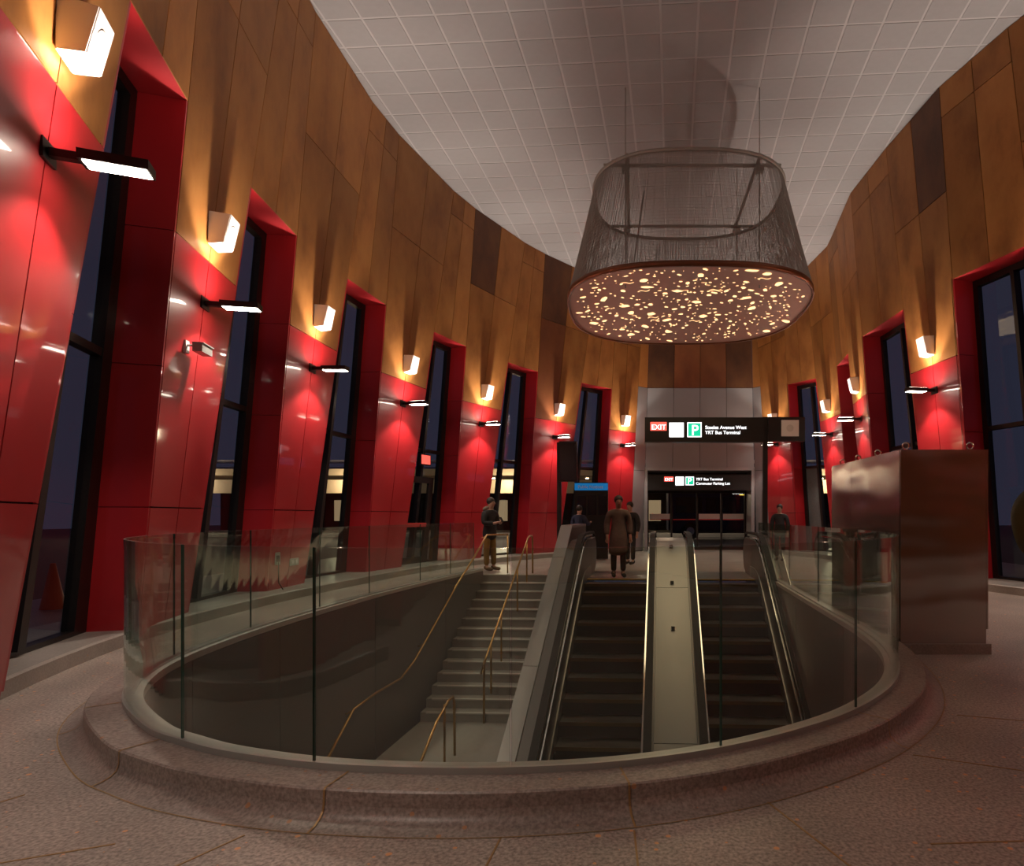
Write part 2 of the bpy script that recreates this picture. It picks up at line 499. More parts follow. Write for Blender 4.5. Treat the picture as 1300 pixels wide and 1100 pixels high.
for k, c in enumerate(cells):
    if k < 300:
        if tm is None:
            o = mesh_obj('ceiling_tile', tv, BOXF, 'tile', ceil); tm = o.data
        else:
            o = bpy.data.objects.new('ceiling_tile', tm); COL.objects.link(o); o.parent = ceil
        o.location = (c.x, c.y, 0)
    else:
        b = len(rest_v); rest_v += [(v[0] + c.x, v[1] + c.y, v[2]) for v in tv]; rest_f += [tuple(i + b for i in f) for f in BOXF]
o = mesh_obj('ceiling_tiles_beyond', rest_v, rest_f, 'tile', ceil); o['kind'] = 'stuff'

# ------------------------------------------------------------------ structure: walls
def quad_panel(name, a, b, c, d, mat, parent, gap=.007, th=.03, rev=1):
    """a, b bottom, c, d top; pulled in by gap on each side, th deep outwards"""
    u = (b - a).normalized(); v = (d - a).normalized(); n = u.cross(v).normalized() * -rev
    u2 = (c - d).normalized(); v2 = (c - b).normalized()
    f = [a + u * gap + v * gap, b - u * gap + v2 * gap, c - u2 * gap - v2 * gap, d + u2 * gap - v * gap]
    bk = [p + n * th for p in f]
    c0 = sum(f, Vector()) / 4
    o = mesh_obj(name, [p - c0 for p in f + bk], [(0, 1, 2, 3), (7, 6, 5, 4), (0, 4, 5, 1), (1, 5, 6, 2), (2, 6, 7, 3), (3, 7, 4, 0)], mat, parent)
    o.location = c0
    return o

class Acc:
    def __init__(s): s.v, s.f = [], []
    def quad(s, *q):
        k = len(s.v); s.v += list(q); s.f.append((k, k + 1, k + 2, k + 3))
walls = {}
def wall_of(i):
    x = (P2[i] + P2[(i + 1) % NP]) / 2
    if plan[i][1] in ('portal', 'splay'): return 'wall_far'
    if i >= 37: return 'wall_rear'
    return 'wall_left' if i < 19 else 'wall_right'
wl = {'wall_left': 'left wall of red enamel piers under bronze panels', 'wall_right': 'right wall of red enamel piers under bronze panels',
      'wall_far': 'far wall with silver portal under bronze panels', 'wall_rear': 'wall behind the viewer'}
for k in wl:
    walls[k] = empty(k); struct(walls[k], wl[k])
ZT = ZCEIL - .012
acc = {k: Acc() for k in wl}
window_n = 0
piers = []
DEPTH = .50
def back_quad(i, t0, t1, z0, z1, off=.034):
    acc[wall_of(i)].quad(wp(i, t0, z0, off), wp(i, t1, z0, off), wp(i, t1, z1, off), wp(i, t0, z1, off))
def face(i, t0, t1, z0, z1, mat, name):
    quad_panel(name, wp(i, t0, z0), wp(i, t1, z0), wp(i, t1, z1), wp(i, t0, z1), mat, walls[wall_of(i)])
def bronze_cols(i, cols, z0, joint, dark=()):
    for k, (t0, t1) in enumerate(cols):
        face(i, t0, t1, z0, joint, 'wood_rust' if (k, 0) in dark else 'wood', 'bronze_panel')
        face(i, t0, t1, joint, ZT, 'wood_dark' if (k, 1) in dark else 'wood', 'bronze_panel')
win_info = []
for i in range(NP):
    kind = plan[i][1]
    if kind == 'pier':
        cols = [(0, .5), (.5, 1)]
        dk = {14: [(0, 1)], 16: [(0, 1), (0, 0)], 28: [(1, 1)]}.get(i, ())
        bronze_cols(i, cols, ZRED, 7.4, dk)
        for t0, t1 in cols:
            face(i, t0, t1, ZJ, ZRED, 'red', 'red_panel')
            face(i, t0, t1, 0.02, ZJ, 'red', 'red_panel')
        back_quad(i, 0, 1, 0, ZT)
        piers.append(i)
    elif kind == 'window':
        window_n += 1
        bronze_cols(i, [(0, .5), (.5, 1)], ZHEAD, 8.75)
        back_quad(i, 0, 1, ZHEAD + .035, ZT)
        w = struct(empty('window_%d' % window_n), 'tall narrow leaning window in a red enamel reveal')
        win_info.append((i, w))
        # reveals: head and two sides, red enamel
        D = DEPTH
        zb = ZPL - .05
        quad_panel('head_panel', wp(i, 0, ZHEAD), wp(i, 1, ZHEAD), wp(i, 1, ZHEAD, D), wp(i, 0, ZHEAD, D), 'red', w, .004, .03, -1)
        for t, rv in ((0, 1), (1, -1)):
            zs = [zb, ZJ, 2.91, ZRED, ZHEAD]
            for z0, z1 in zip(zs, zs[1:]):
                quad_panel('reveal_panel', wp(i, t, z0), wp(i, t, z0, D), wp(i, t, z1, D), wp(i, t, z1), 'red', w, .004, .03, -rv)
        # black outer lining so no daylight slips past the reveal
        a2 = Acc()
        for t, e in ((0, -.032), (1, .032)):
            Ln = (P2[(i + 1) % NP] - P2[i]).length
            a2.quad(wp(i, t + e / Ln, 0), wp(i, t + e / Ln, 0, D + .1), wp(i, t + e / Ln, ZHEAD + .04, D + .1), wp(i, t + e / Ln, ZHEAD + .04))
        a2.quad(wp(i, 0, ZHEAD + .034), wp(i, 1, ZHEAD + .034), wp(i, 1, ZHEAD + .034, D + .1), wp(i, 0, ZHEAD + .034, D + .1))
        mesh_obj('reveal_lining', a2.v, a2.f, 'backing', w)
        # frame, mullion, transom and panes
        Ln = (P2[(i + 1) % NP] - P2[i]).length
        fw = .13 / Ln; mw = .035 / Ln; tm_ = .46 if i < 20 else .54
        def bar(name, t0, t1, z0, z1, d0=D - .06, d1=D + .05):
            q = [wp(i, t0, z0, d0), wp(i, t1, z0, d0), wp(i, t1, z0, d1), wp(i, t0, z0, d1), wp(i, t0, z1, d0), wp(i, t1, z1, d0), wp(i, t1, z1, d1), wp(i, t0, z1, d1)]
            return mesh_obj(name, q, BOXF, 'frame', w)
        bar('frame_stile', 0.005, fw, zb, ZHEAD); bar('frame_stile', 1 - fw * 1.3, .995, zb, ZHEAD)
        bar('frame_rail', fw, 1 - fw * 1.3, ZHEAD - .12, ZHEAD - .005); bar('frame_rail', fw, 1 - fw * 1.3, zb, zb + .1)
        bar('mullion', tm_ - mw, tm_ + mw, zb + .1, ZHEAD - .12, D - .1)
        bar('transom', fw, 1 - fw * 1.3, 2.93, 3.01, D - .05)
        for (t0, t1) in ((fw, tm_ - mw), (tm_ + mw, 1 - fw * 1.3)):
            for (z0, z1) in ((zb + .1, 2.93), (3.01, ZHEAD - .12)):
                mt = 'frosted' if (i == 23 and z0 < 1 and t0 < .3) else 'pane'
                mesh_obj('pane', [wp(i, t0, z0, D), wp(i, t1, z0, D), wp(i, t1, z1, D), wp(i, t0, z1, D)], [(0, 1, 2, 3)], mt, w)
    elif kind == 'splay':
        face(i, 0, 1, 6.03, ZT, 'wood', 'bronze_panel')
        face(i, 0, 1, 3.0, 6.03, 'silver', 'silver_panel')
        face(i, 0, 1, 0.02, 3.0, 'silver', 'silver_panel')
        back_quad(i, 0, 1, 0, ZT)
    elif kind == 'portal':
        for k in range(4):
            face(i, k / 4, k / 4 + .25, 6.03, ZT, 'wood_dark' if k in (0, 3) else 'wood_rust', 'bronze_panel')
            face(i, k / 4, k / 4 + .25, 4.55, 6.03, 'silver', 'silver_panel')
            face(i, k / 4, k / 4 + .25, 3.0, 4.55, 'silver', 'silver_panel')
        back_quad(i, 0, 1, 3.02, ZT)
        PORTAL = i
    else:
        Ln = (P2[(i + 1) % NP] - P2[i]).length
        nc = max(1, round(Ln / 1.6))
        for k in range(nc):
            face(i, k / nc, (k + 1) / nc, ZRED, ZT, 'wood', 'bronze_panel')
            face(i, k / nc, (k + 1) / nc, .02, ZRED, 'wood', 'bronze_panel')
        back_quad(i, 0, 1, 0, ZT)
for k, a in acc.items():
    mesh_obj('wall_backing', a.v, a.f, 'backing', walls[k])

# low terrazzo plinth running along the window walls
def plinth(name, inner, idx, label):
    V, Fc = [], []
    n = len(inner)
    outr = idx
    for a, b in zip(inner, outr):
        V += [(a[0], a[1], 0), (a[0], a[1], ZPL - .015), (a[0] + (b.x - a[0]) * .02, a[1] + (b.y - a[1]) * .02, ZPL), (b.x, b.y, ZPL), (b.x, b.y, 0)]
    for i in range(n - 1):
        for k in range(4): Fc.append((i * 5 + k, i * 5 + k + 1, i * 5 + 5 + k + 1, i * 5 + 5 + k))
    return struct(mesh_obj(name, V, Fc, 'plinth'), label)
lin = [(-2.75, .2), (-3.1, 1.8), (-3.75, 2.9), (-4.56, 4.53), (-5.16, 6.37), (-5.4, 8.2), (-5.42, 10), (-5.24, 12.6), (-4.95, 14.8), (-4.35, 16.7), (-3.5, 18.6), (-2.3, 20.4), (-1.0, 21.6), (-.05, 22.4)]
lc = catmull(lin, 4)
def out_of(p, d=1.7):
    # outward: away from the room centre
    best = None
    for i in range(NP):
        m = (P2[i] + P2[(i + 1) % NP]) / 2
        dd = (m - p).length
        if best is None or dd < best[0]: best = (dd, i)
    return p + seg_n(best[1]) * d
plinth('baseboard_left', lc, [out_of(p, 1.15) for p in lc], 'low terrazzo plinth along the left wall')
rin = [(4.75, 22.2), (5.2, 20.9), (5.75, 19.6), (5.9, 18), (5.72, 16.5), (5.6, 14.6), (5.8, 13), (6.05, 11.6), (6.5, 10.2), (7.3, 8.3), (7.8, 6.5), (8.1, 4.5), (8.2, 1)]
rc = catmull(rin, 4)
plinth('baseboard_right', rc, [out_of(p, 1.15) for p in rc], 'low terrazzo plinth along the right wall')

# ------------------------------------------------------------------ structure: kerb round the opening, glass balustrade, shaft walls
NV = len(VC)
prof = [(.31, .0), (.27, .005), (.232, .02), (.208, .042), (.20, .07), (.198, .132), (.19, .14), (.02, .14), (-.045, .14), (-.05, .13), (-.05, -.12), (.02, -.12)]
V, Fc = [], []
np_ = len(prof)
for a, b in ((0, 4), (4, 5), (5, 6), (6, 8), (8, np_ - 1)):     # separate runs keep the arrises crisp
    sub = prof[a:b + 1]; n = len(sub); o_ = len(V)
    for i in range(NV):
        for d, z in sub:
            p = off_vc(i, d); V.append((p.x, p.y, z))
    for i in range(NV - 1):
        for k in range(n - 1):
            Fc.append((o_ + i * n + k, o_ + i * n + k + 1, o_ + (i + 1) * n + k + 1, o_ + (i + 1) * n + k))
kerb = struct(mesh_obj('trim_1', V, Fc, 'curb', None, True), 'rounded terrazzo kerb carrying the glass balustrade')
# brass joints across the kerb, and the ring strip where the cove meets the floor
def near_i(x, y):
    return min(range(NV), key=lambda i: (VC[i] - Vector((x, y))).length)
for x, y in ((-1.3, 2.95), (-.07, 2.99), (1.34, 3.81), (-3.25, 4.02), (2.26, 5.6), (-2.5, 3.35)):
    i = near_i(x, y)
    t = Vector((VC[i + 1] - VC[i])).normalized() * .005
    vv, ff = [], []
    for d, z in prof[:9]:
        p = off_vc(i, d + (.003 if z < .139 else 0)); zz = z + (.003 if z > .01 else .003)
        vv += [(p.x - t.x, p.y - t.y, zz), (p.x + t.x, p.y + t.y, zz)]
    for k in range(8): ff.append((2 * k, 2 * k + 1, 2 * k + 3, 2 * k + 2))
    mesh_obj('kerb_joint', vv, ff, 'strip', kerb)
vv, ff = [], []
for i in range(NV):
    a, b = off_vc(i, .313), off_vc(i, .319)
    vv += [(a.x, a.y, .003), (b.x, b.y, .003)]
for i in range(NV - 1): ff.append((2 * i, 2 * i + 1, 2 * i + 3, 2 * i + 2))
mesh_obj('ring_strip', vv, ff, 'strip', floor)

bal = tag(empty('glass_balustrade', (-.8, 3, .14)), 'curved frameless glass balustrade standing on the terrazzo kerb', 'balustrade')
b0 = bal.location
def sweep(name, prof, i0, i1, mat, parent, closed=True):
    V, Fc = [], []; n = len(prof)
    for i in range(i0, i1 + 1):
        for d, z in prof:
            p = off_vc(i, d); V.append((p.x - b0.x, p.y - b0.y, z - b0.z))
    for i in range(i1 - i0):
        for k in range(n if closed else n - 1):
            Fc.append((i * n + k, i * n + (k + 1) % n, (i + 1) * n + (k + 1) % n, (i + 1) * n + k))
    return mesh_obj(name, V, Fc, mat, parent)
sweep('base_shoe', [(.016, .14), (.016, .172), (-.05, .172), (-.05, .14)], 0, NV - 1, 'shoe', bal)
ZG = 1.18
jn = [near_i(*p) for p in ((-3.92, 9.4), (-4.0, 8.0), (-3.97, 6.6), (-3.8, 5.2), (-2.35, 3.28), (-1.51, 2.975), (-.59, 2.915), (.436, 3.17), (1.34, 3.81), (2.2, 5.35), (2.4, 6.8), (2.49, 8.6), (2.57, 10.4), (2.66, 12.1))]
jn = [near_i(-3.5, 13.75), near_i(-3.64, 12.5), near_i(-3.8, 11.2)] + jn + [NV - 1]
jn = sorted(set(jn))
for i0, i1 in zip(jn, jn[1:]):
    V, Fc, fm = [], [], []
    n = i1 - i0 + 1
    for i in range(i0, i1 + 1):
        p, q = VC[i], VC[i]
        if i in (i0, i1):
            j = i + 1 if i == i0 else i - 1
            p = VC[i] + (VC[j] - VC[i]).normalized() * .004
        nn = (off_vc(i, 1) - VC[i])
        for d, z in ((.006, .165), (.006, ZG), (-.006, ZG), (-.006, .165)):
            V.append((p.x + nn.x * d - b0.x, p.y + nn.y * d - b0.y, z - b0.z))
    for i in range(n - 1):
        for k in range(4):
            Fc.append((i * 4 + k, i * 4 + (k + 1) % 4, i * 4 + 4 + (k + 1) % 4, i * 4 + 4 + k)); fm.append(2 if k in (1, 3) else 0)
    Fc += [(3, 2, 1, 0), tuple((n - 1) * 4 + k for k in range(4))]; fm += [1, 1]
    mesh_obj('glass_pane', V, Fc, None, bal, False, ['glass', 'gedge', 'gtop'], fm)

# shaft walls: grey panels hanging below the kerb, each its own piece
shaft = struct(empty('wall_shaft'), 'grey panelled walls of the stair opening')
ZB = -6.2
js = list(range(0, NV - 1, 12)) + [NV - 1]
for i0, i1 in zip(js, js[1:]):
    for z0, z1 in ((-2.9, .10), (ZB, -2.9)):
        V, Fc = [], []
        idx = list(range(i0, i1 + 1))
        for i in idx:
            e = Vector((0, 0))
            if i == i0: e = (VC[i + 1] - VC[i]).normalized() * .005
            if i == i1: e = (VC[i - 1] - VC[i]).normalized() * .005
            for d in (-.09, -.06):
                p = off_vc(i, d) + e
                V += [(p.x, p.y, z0 + .006), (p.x, p.y, z1 - .006)]
        for k in range(len(idx) - 1):
            a = 4 * k; b = a + 4
            Fc += [(a, b, b + 1, a + 1), (a + 2, a + 3, b + 3, b + 2), (a + 1, b + 1, b + 3, a + 3), (a, a + 2, b + 2, b)]
        e = 4 * (len(idx) - 1)
        Fc += [(0, 1, 3, 2), (e, e + 2, e + 3, e + 1)]
        mesh_obj('shaft_panel', V, Fc, 'wallgrey', shaft)
V, Fc = [], []
for i in range(NV):
    p = off_vc(i, -.05); V += [(p.x, p.y, ZB), (p.x, p.y, -.1)]
for i in range(NV - 1): Fc.append((2 * i, 2 * i + 2, 2 * i + 3, 2 * i + 1))
mesh_obj('shaft_backing', V, Fc, 'backing', shaft)
V, Fc = [], []
for i in range(NV):
    for d, z in ((-.095, .10), (-.095, .155), (-.03, .155)):
        p = off_vc(i, d); V.append((p.x, p.y, z))
for i in range(NV - 1):
    for k in range(2): Fc.append((i * 3 + k, i * 3 + k + 1, i * 3 + 3 + k + 1, i * 3 + 3 + k))
mesh_obj('shaft_ledge', V, Fc, 'ledge', shaft)
struct(box('floor_lower', -6, 5, 1, 15.5, ZB - .2, ZB, 'dark_floor'), 'dark floor of the level below')

# ------------------------------------------------------------------ staircase (station axis frame)
AX = -TH
st = tag(empty('staircase', (0, 0, 0), AX), 'stone staircase going down between grey wall and steel divider', 'staircase')
NS, RIS, TRD = 14, .154, .27
for k in range(1, NS):
    y1 = STAIR_Y - (k - 1) * TRD; z = -k * RIS
    s = box('step', -4.10, -2.16, y1 - TRD, y1 + .02, z - .5, z, 'concrete', st)
    box('nosing', -4.0, -2.17, y1 - TRD - .012, y1 - TRD + .045, z - .02, z + .004, 'nosing', s)
box('top_nosing', -4.10, -2.16, STAIR_Y - .0, STAIR_Y + .05, -.02, .006, 'nosing', st)
box('top_riser', -4.10, -2.16, STAIR_Y, STAIR_Y + .2, -1.0, -.021, 'concrete', st)
zl = -NS * RIS; yl = STAIR_Y - (NS - 1) * TRD
box('landing', -4.10, -2.16, 8.55, yl, zl - .3, zl, 'concrete', st)
for k in range(1, 9):
    y1 = 8.55 - (k - 1) * TRD; z = zl - k * RIS
    box('step', -4.10, -2.16, y1 - TRD, y1 + .01, z - .6, z, 'concrete', st)

# brass handrails
def stair_z(y):
    if y >= STAIR_Y: return 0
    if y >= yl: return -(STAIR_Y - y) / TRD * RIS
    if y >= 8.55: return zl
    return zl - (8.55 - y) / TRD * RIS
def handrail(label, x, ys, posts, wall=False):
    h = tag(empty('handrail', (0, 0, 0), AX), label, 'handrail', 'brass handrails of the staircase')
    ht = .87
    top = [(x, y, stair_z(y) + ht) for y in ys]
    if not wall:
        yt, yb = ys[0], ys[-1]
        top = [(x, yt + .06, stair_z(yt + .06) + ht - .08)] + top
        top = [(x, yt + .08, stair_z(yt) + .0)] + top
        if posts[-1] is not None: top = top + [(x, yb - .02, stair_z(yb) + ht - .06), (x, yb - .03, stair_z(yb - .03))]
    tube('rail', top, .02, 'brass', h)
    for y in posts:
        if y is None: continue
        tube('post', [(x, y, stair_z(y) - .02), (x, y, stair_z(y) + ht)], .017, 'brass', h)
        if not wall: disc('base_flange', (x, y, stair_z(math.floor((STAIR_Y - y) / TRD) * -TRD + STAIR_Y - .01) + .001), .035, (0, 0, 1), 'brass', h)
    return h
handrail('brass centre handrail on posts down the upper stair flight', -3.0, [14.35, 14.1, 13.9] + [13.6 - .3 * k for k in range(12)] + [yl], [13.8, 12.9, 11.6, 10.9])
handrail('brass handrail on posts starting at the stair landing', -3.02, [8.95, 8.75, 8.3, 7.5, 6.8], [8.6, 7.6, None])
# rail along the left shaft wall
hl = tag(empty('handrail'), 'brass handrail fixed along the grey left stair wall', 'handrail', 'brass handrails of the staircase')
pth = []
for y in [14.6, 14.3, 14.0, 13.2, 12.4, 11.6, 10.9, 10.5, 10.0, 9.2, 8.5, 7.8, 7.0, 6.2]:
    i = min(range(NV // 2), key=lambda i: abs(VC[i].y - y)) if y < 14.05 else 0
    p = off_vc(i, -.2) if y < 14.05 else Vector((-3.05 + (y - 14) * .2, y))
    pth.append((p.x, y if y < 14.05 else y, stair_z(y) + .9))
tube('rail', pth, .019, 'brass', hl)
for k in (2, 4, 6, 8, 10, 12):
    a = Vector(pth[k]); tube('bracket', [a, a + Vector((-.08, 0, -.06)), a + Vector((-.12, 0, -.06))], .01, 'brass', hl, 6)
tube('post', [pth[0], (pth[0][0], pth[0][1], 0)], .017, 'brass', hl)

# ------------------------------------------------------------------ escalators (station axis frame), 30 degree incline
T30 = math.tan(PI / 6)
YK = 12.75                       # where the incline starts
def esc_line(y, h):              # height h above the step line, with a soft knee
    d = YK - y
    if d <= -.5: z = 0
    elif d < .5: z = -T30 * (d + .5) ** 2 / 2
    else: z = -T30 * d
    return z + h
YBOT = 3.6
def esc_path(h, y0, y1, n=44):
    return [(y0 + (y1 - y0) * k / n, esc_line(y0 + (y1 - y0) * k / n, h)) for k in range(n + 1)]
def newel(h_low, h_top, yc):      # round end of a balustrade, going from the top forward and down
    r = (h_top - h_low) / 2; zc = (h_top + h_low) / 2
    return [(yc + r * math.sin(a), zc + r * math.cos(a)) for a in [PI * k / 10 for k in range(11)]]
YN = 14.75
def escalator(label, xl, xr, x_in_l, x_in_r):
    e = tag(empty('escalator', (0, 0, 0), AX), label, 'escalator', 'escalators beside the staircase')
    # steps with yellow front lines
    k = 0; y = ESC_Y
    while y > YBOT + 1.2:
        z = esc_line(y - .2, 0)
        s = box('step', x_in_l, x_in_r, y - .40, y, z - .34, z, 'step', e)
        box('tread_ribs', x_in_l + .03, x_in_r - .03, y - .395, y - .02, z, z + .006, 'steel_dark', s)
        box('edge_line', x_in_l + .01, x_in_r - .01, y - .405, y - .395, z - .05, z + .004, 'edge', s)
        y -= .40; k += 1
    box('comb_plate', x_in_l, x_in_r, ESC_Y, ESC_Y + .35, -.02, .012, 'steel_clad', e)
    box('comb_line', x_in_l, x_in_r, ESC_Y - .02, ESC_Y + .05, .0, .018, 'yellow', e)
    box('floor_plate', x_in_l - .1, x_in_r + .1, ESC_Y + .35, ESC_Y + 1.9, -.02, .008, 'steel_clad', e)
    for x0, x1, xin in ((xl, x_in_l, 1), (x_in_r, xr, -1)):
        # balustrade body
        top = esc_path(.82, YN, YBOT); bot = esc_path(-.55, YBOT, YN)
        nw = newel(.06, .82, YN)
        body = [(y, z) for y, z in top] + bot[:-1] + [(YN, -.02)] + nw[::-1][:-1]
        V0 = (x0 + .0, x1 - .015) if xin == 1 else (x0 + .015, x1)
        prism_x('balustrade_body', body, V0[0], V0[1], 'steel_dark', e)
        # skirt
        xs = (x1 - .014, x1 + .004) if xin == 1 else (x0 - .004, x0 + .014)
        ribbon_x('skirt', esc_path(.12, ESC_Y + .8, YBOT), xs[0], xs[1], .22, 'steel_clad', e)
        # handrail loop
        xc = x1 - .09 if xin == 1 else x0 + .09
        xc = (x0 + x1) / 2 if x1 - x0 < .2 else xc
        hp = newel(.12, .94, YN)[::-1] + esc_path(.94, YN - .02, YBOT)
        ribbon_x('handrail', hp, xc - .055, xc + .055, .05, 'rubber', e)
        ribbon_x('handrail_guide', newel(.10, .90, YN - .01)[::-1] + esc_path(.90, YN - .03, YBOT), xc - .03, xc + .03, .06, 'chrome', e)
        # bright trim line on the inner side
        xt = (x1 - .03, x1 + .006) if xin == 1 else (x0 - .006, x0 + .03)
        ribbon_x('trim_line', esc_path(.835, YN - .2, YBOT), xt[0], xt[1], .03, 'chrome', e)
    return e
escalator('left escalator between steel divider and stainless centre deck', -1.905, -.125, -1.58, -.28)
escalator('right escalator between stainless centre deck and grey shaft wall', .465, 2.13, .62, 1.90)

# stainless centre deck between the escalators
dk = tag(empty('centre_deck', (0, 0, 0), AX), 'stainless steel deck panel between the two escalators', 'deck')
def slab_path(name, h, y0, y1, x0, x1, mat, parent, th=.03, n=24):
    return ribbon_x(name, esc_path(h, y0, y1, n), x0, x1, th, mat, parent)
slab_path('deck_panel', .80, 14.85, 11.4, -.12, .46, 'steel_deck', dk)
slab_path('deck_panel', .80, 11.39, 8.4, -.12, .46, 'steel_deck', dk)
slab_path('deck_panel', .80, 8.39, YBOT, -.12, .46, 'steel_deck', dk)
box('end_panel', -.12, .46, 14.85, 14.88, .0, .82, 'steel_deck', dk)
for y in (12.6, 11.5, 10.4):
    z = esc_line(y, .815)
    box('stop_button', .14, .20, y - .03, y + .03, z, z + .05, 'chrome', dk)

# stainless divider wall between stairs and left escalator
dv = tag(empty('divider_wall', (0, 0, 0), AX), 'tall brushed stainless divider wall between stairs and left escalator', 'divider')
def div_z(y): return 1.13 - T30 * max(0, 13.25 - y)
def div_top(y0, y1): return [(y0, div_z(y0))] + ([(13.25, 1.13)] if y0 > 13.25 > y1 else []) + [(y1, div_z(y1))]
for (y0, y1) in ((15.6, 12.2), (12.19, 9.6), (9.59, YBOT)):
    tp = div_top(y0, y1)
    prism_x('cap_panel', tp + [(y, z - .06) for y, z in tp[::-1]], -2.15, -1.91, 'steel_clad', dv)
tp = div_top(15.58, YBOT)
prism_x('core_wall', [(y, z - .065) for y, z in tp] + [(YBOT, ZB + .01), (14.0, ZB + .01), (14.0, .0), (15.58, 0)], -2.14, -1.92, 'steel_dark', dv)
box('end_panel', -2.15, -1.91, 15.6, 15.63, 0, 1.12, 'steel_clad', dv)

# ------------------------------------------------------------------ steel cabinet at right
cb = tag(empty('steel_cabinet', (2.56, 6.05, 0)), 'tall brushed stainless steel cabinet with lifting rings beside the balustrade', 'cabinet')
box('plinth', -.02, .86, -.02, 2.15, 0, .10, 'plinth', cb)
box('front_panel', 0, .82, 0, .02, .10, 1.965, 'steel', cb)
box('side_panel', -.004, .016, .022, 1.37, .10, 1.962, 'steel', cb)
box('side_panel', -.004, .016, 1.376, 2.1, .10, 1.962, 'steel', cb)
box('side_panel', .822, .84, .0, 2.1, .24, 1.965, 'steel', cb)
box('body', .017, .815, .021, 2.1, .10, 1.955, 'steel_dark', cb)
box('top_panel', 0, .82, .021, 2.1, 1.9555, 1.967, 'steel', cb)
for x, y in ((.09, .1), (.72, .1), (.09, .8), (.09, 1.4), (.09, 1.95), (.72, 1.0)):
    ring = [(x + .032 * math.cos(a), y, 2.01 + .032 * math.sin(a)) for a in [2 * PI * k / 14 for k in range(14)]]
    r = tube('lifting_ring', ring, .008, 'chrome', cb, 6, True)
    disc('ring_base', (x, y, 1.966), .02, (0, 0, 1), 'chrome', r, 10, .014)

# ------------------------------------------------------------------ wall lights and loudspeakers on every pier
names_l = ['nearest on the left', 'second along the left wall', 'third along the left wall', 'fourth along left, before the door window',
           'fifth along left, behind the standing person', 'sixth along left, by the dark screen', 'just left of the silver portal']
names_r = ['just right of the silver portal', 'at right, second from the portal', 'at right, third from the portal',
           'at right above the steel cabinet', 'on the right wall beyond the picture edge', 'on the right wall level with the cabinet', 'on the right wall beside the viewer', 'on the right wall nearest the viewer']
def spot(name, parent, loc, rot, watts, ang, blend, col=(1, .85, .71)):
    L = bpy.data.lights.new(name, 'SPOT'); L.energy = watts; L.spot_size = math.radians(ang); L.spot_blend = blend
    L.color = col; L.shadow_soft_size = .035
    o = bpy.data.objects.new(name, L); COL.objects.link(o); o.parent = parent; o.location = loc; o.rotation_euler = rot
    return o
def wall_light(i, where):
    p = wp(i, .5, 3.84); d = P2[(i + 1) % NP] - P2[i]
    e = tag(empty('wall_light', p, math.atan2(d.y, d.x)), 'black up-down wall light on the pier ' + where, 'wall light', 'wall lights on the red piers')
    box('wall_plate', -.10, .10, -.018, 0, -.07, .07, 'black', e)
    box('arm', -.03, .03, -.20, -.016, -.028, .028, 'black', e)
    hs = box('housing', -.085, .085, -.60, -.19, -.035, .035, 'black', e)
    box('lower_lens', -.068, .068, -.585, -.215, -.039, -.0355, 'lamp', e)
    box('upper_lens', -.068, .068, -.585, -.215, .0355, .039, 'lamp', e)
    spot('down_lamp', e, (0, -.39, -.06), (0, 0, 0), DOWN_W, 112, .4)
    spot('up_lamp', e, (0, -.39, .06), (PI, 0, 0), UP_W, 84, .45)
    A = bpy.data.lights.new('up_glow', 'AREA'); A.shape = 'RECTANGLE'; A.size = .13; A.size_y = .36; A.energy = GLOW_W; A.color = (1, .85, .71)
    ao = bpy.data.objects.new('up_glow', A); COL.objects.link(ao); ao.parent = e; ao.location = (0, -.40, .045); ao.rotation_euler = (PI, 0, 0)
    return e
def speaker(i, where):
    p = wp(i, .5, 4.52); d = P2[(i + 1) % NP] - P2[i]
    e = tag(empty('loudspeaker', p, math.atan2(d.y, d.x)), 'white box loudspeaker on the pier ' + where, 'loudspeaker', 'white loudspeakers above the wall lights')
    w, h = .135, .39
    V = [(-w, -.02, 0), (w, -.02, 0), (w, -.02, h), (-w, -.02, h), (-w, -.19, .02), (w, -.19, .02), (w, -.27, h - .02), (-w, -.27, h - .02)]
    c = mesh_obj('cabinet', V, [(3, 2, 1, 0), (4, 5, 6, 7), (0, 1, 5, 4), (1, 2, 6, 5), (2, 3, 7, 6), (3, 0, 4, 7)], 'white', e)
    bm = bmesh.new(); bm.from_mesh(c.data); bmesh.ops.bevel(bm, geom=bm.edges[:], offset=.008, segments=2, affect='EDGES'); bm.to_mesh(c.data); bm.free()
    n = Vector((0, -(h - .04), -.08)).normalized()
    disc('grille', Vector((0, -.23, h / 2)), .08, n, 'grille', e, 24, .004)
    box('bracket', -.03, .03, -.022, .0, .12, .3, 'white', e)
    return e
left_p = [i for i in piers if 6 <= i < 19]; right_p = [i for i in piers if 19 <= i]
for k, i in enumerate(left_p): wall_light(i, names_l[k]); speaker(i, names_l[k])
for k, i in enumerate(right_p): wall_light(i, names_r[k]); speaker(i, names_r[k])
rear_p = [i for i in piers if i < 6]
for k, i in enumerate(rear_p): wall_light(i, ['behind the viewer on the left', 'beside the viewer on the left'][k])

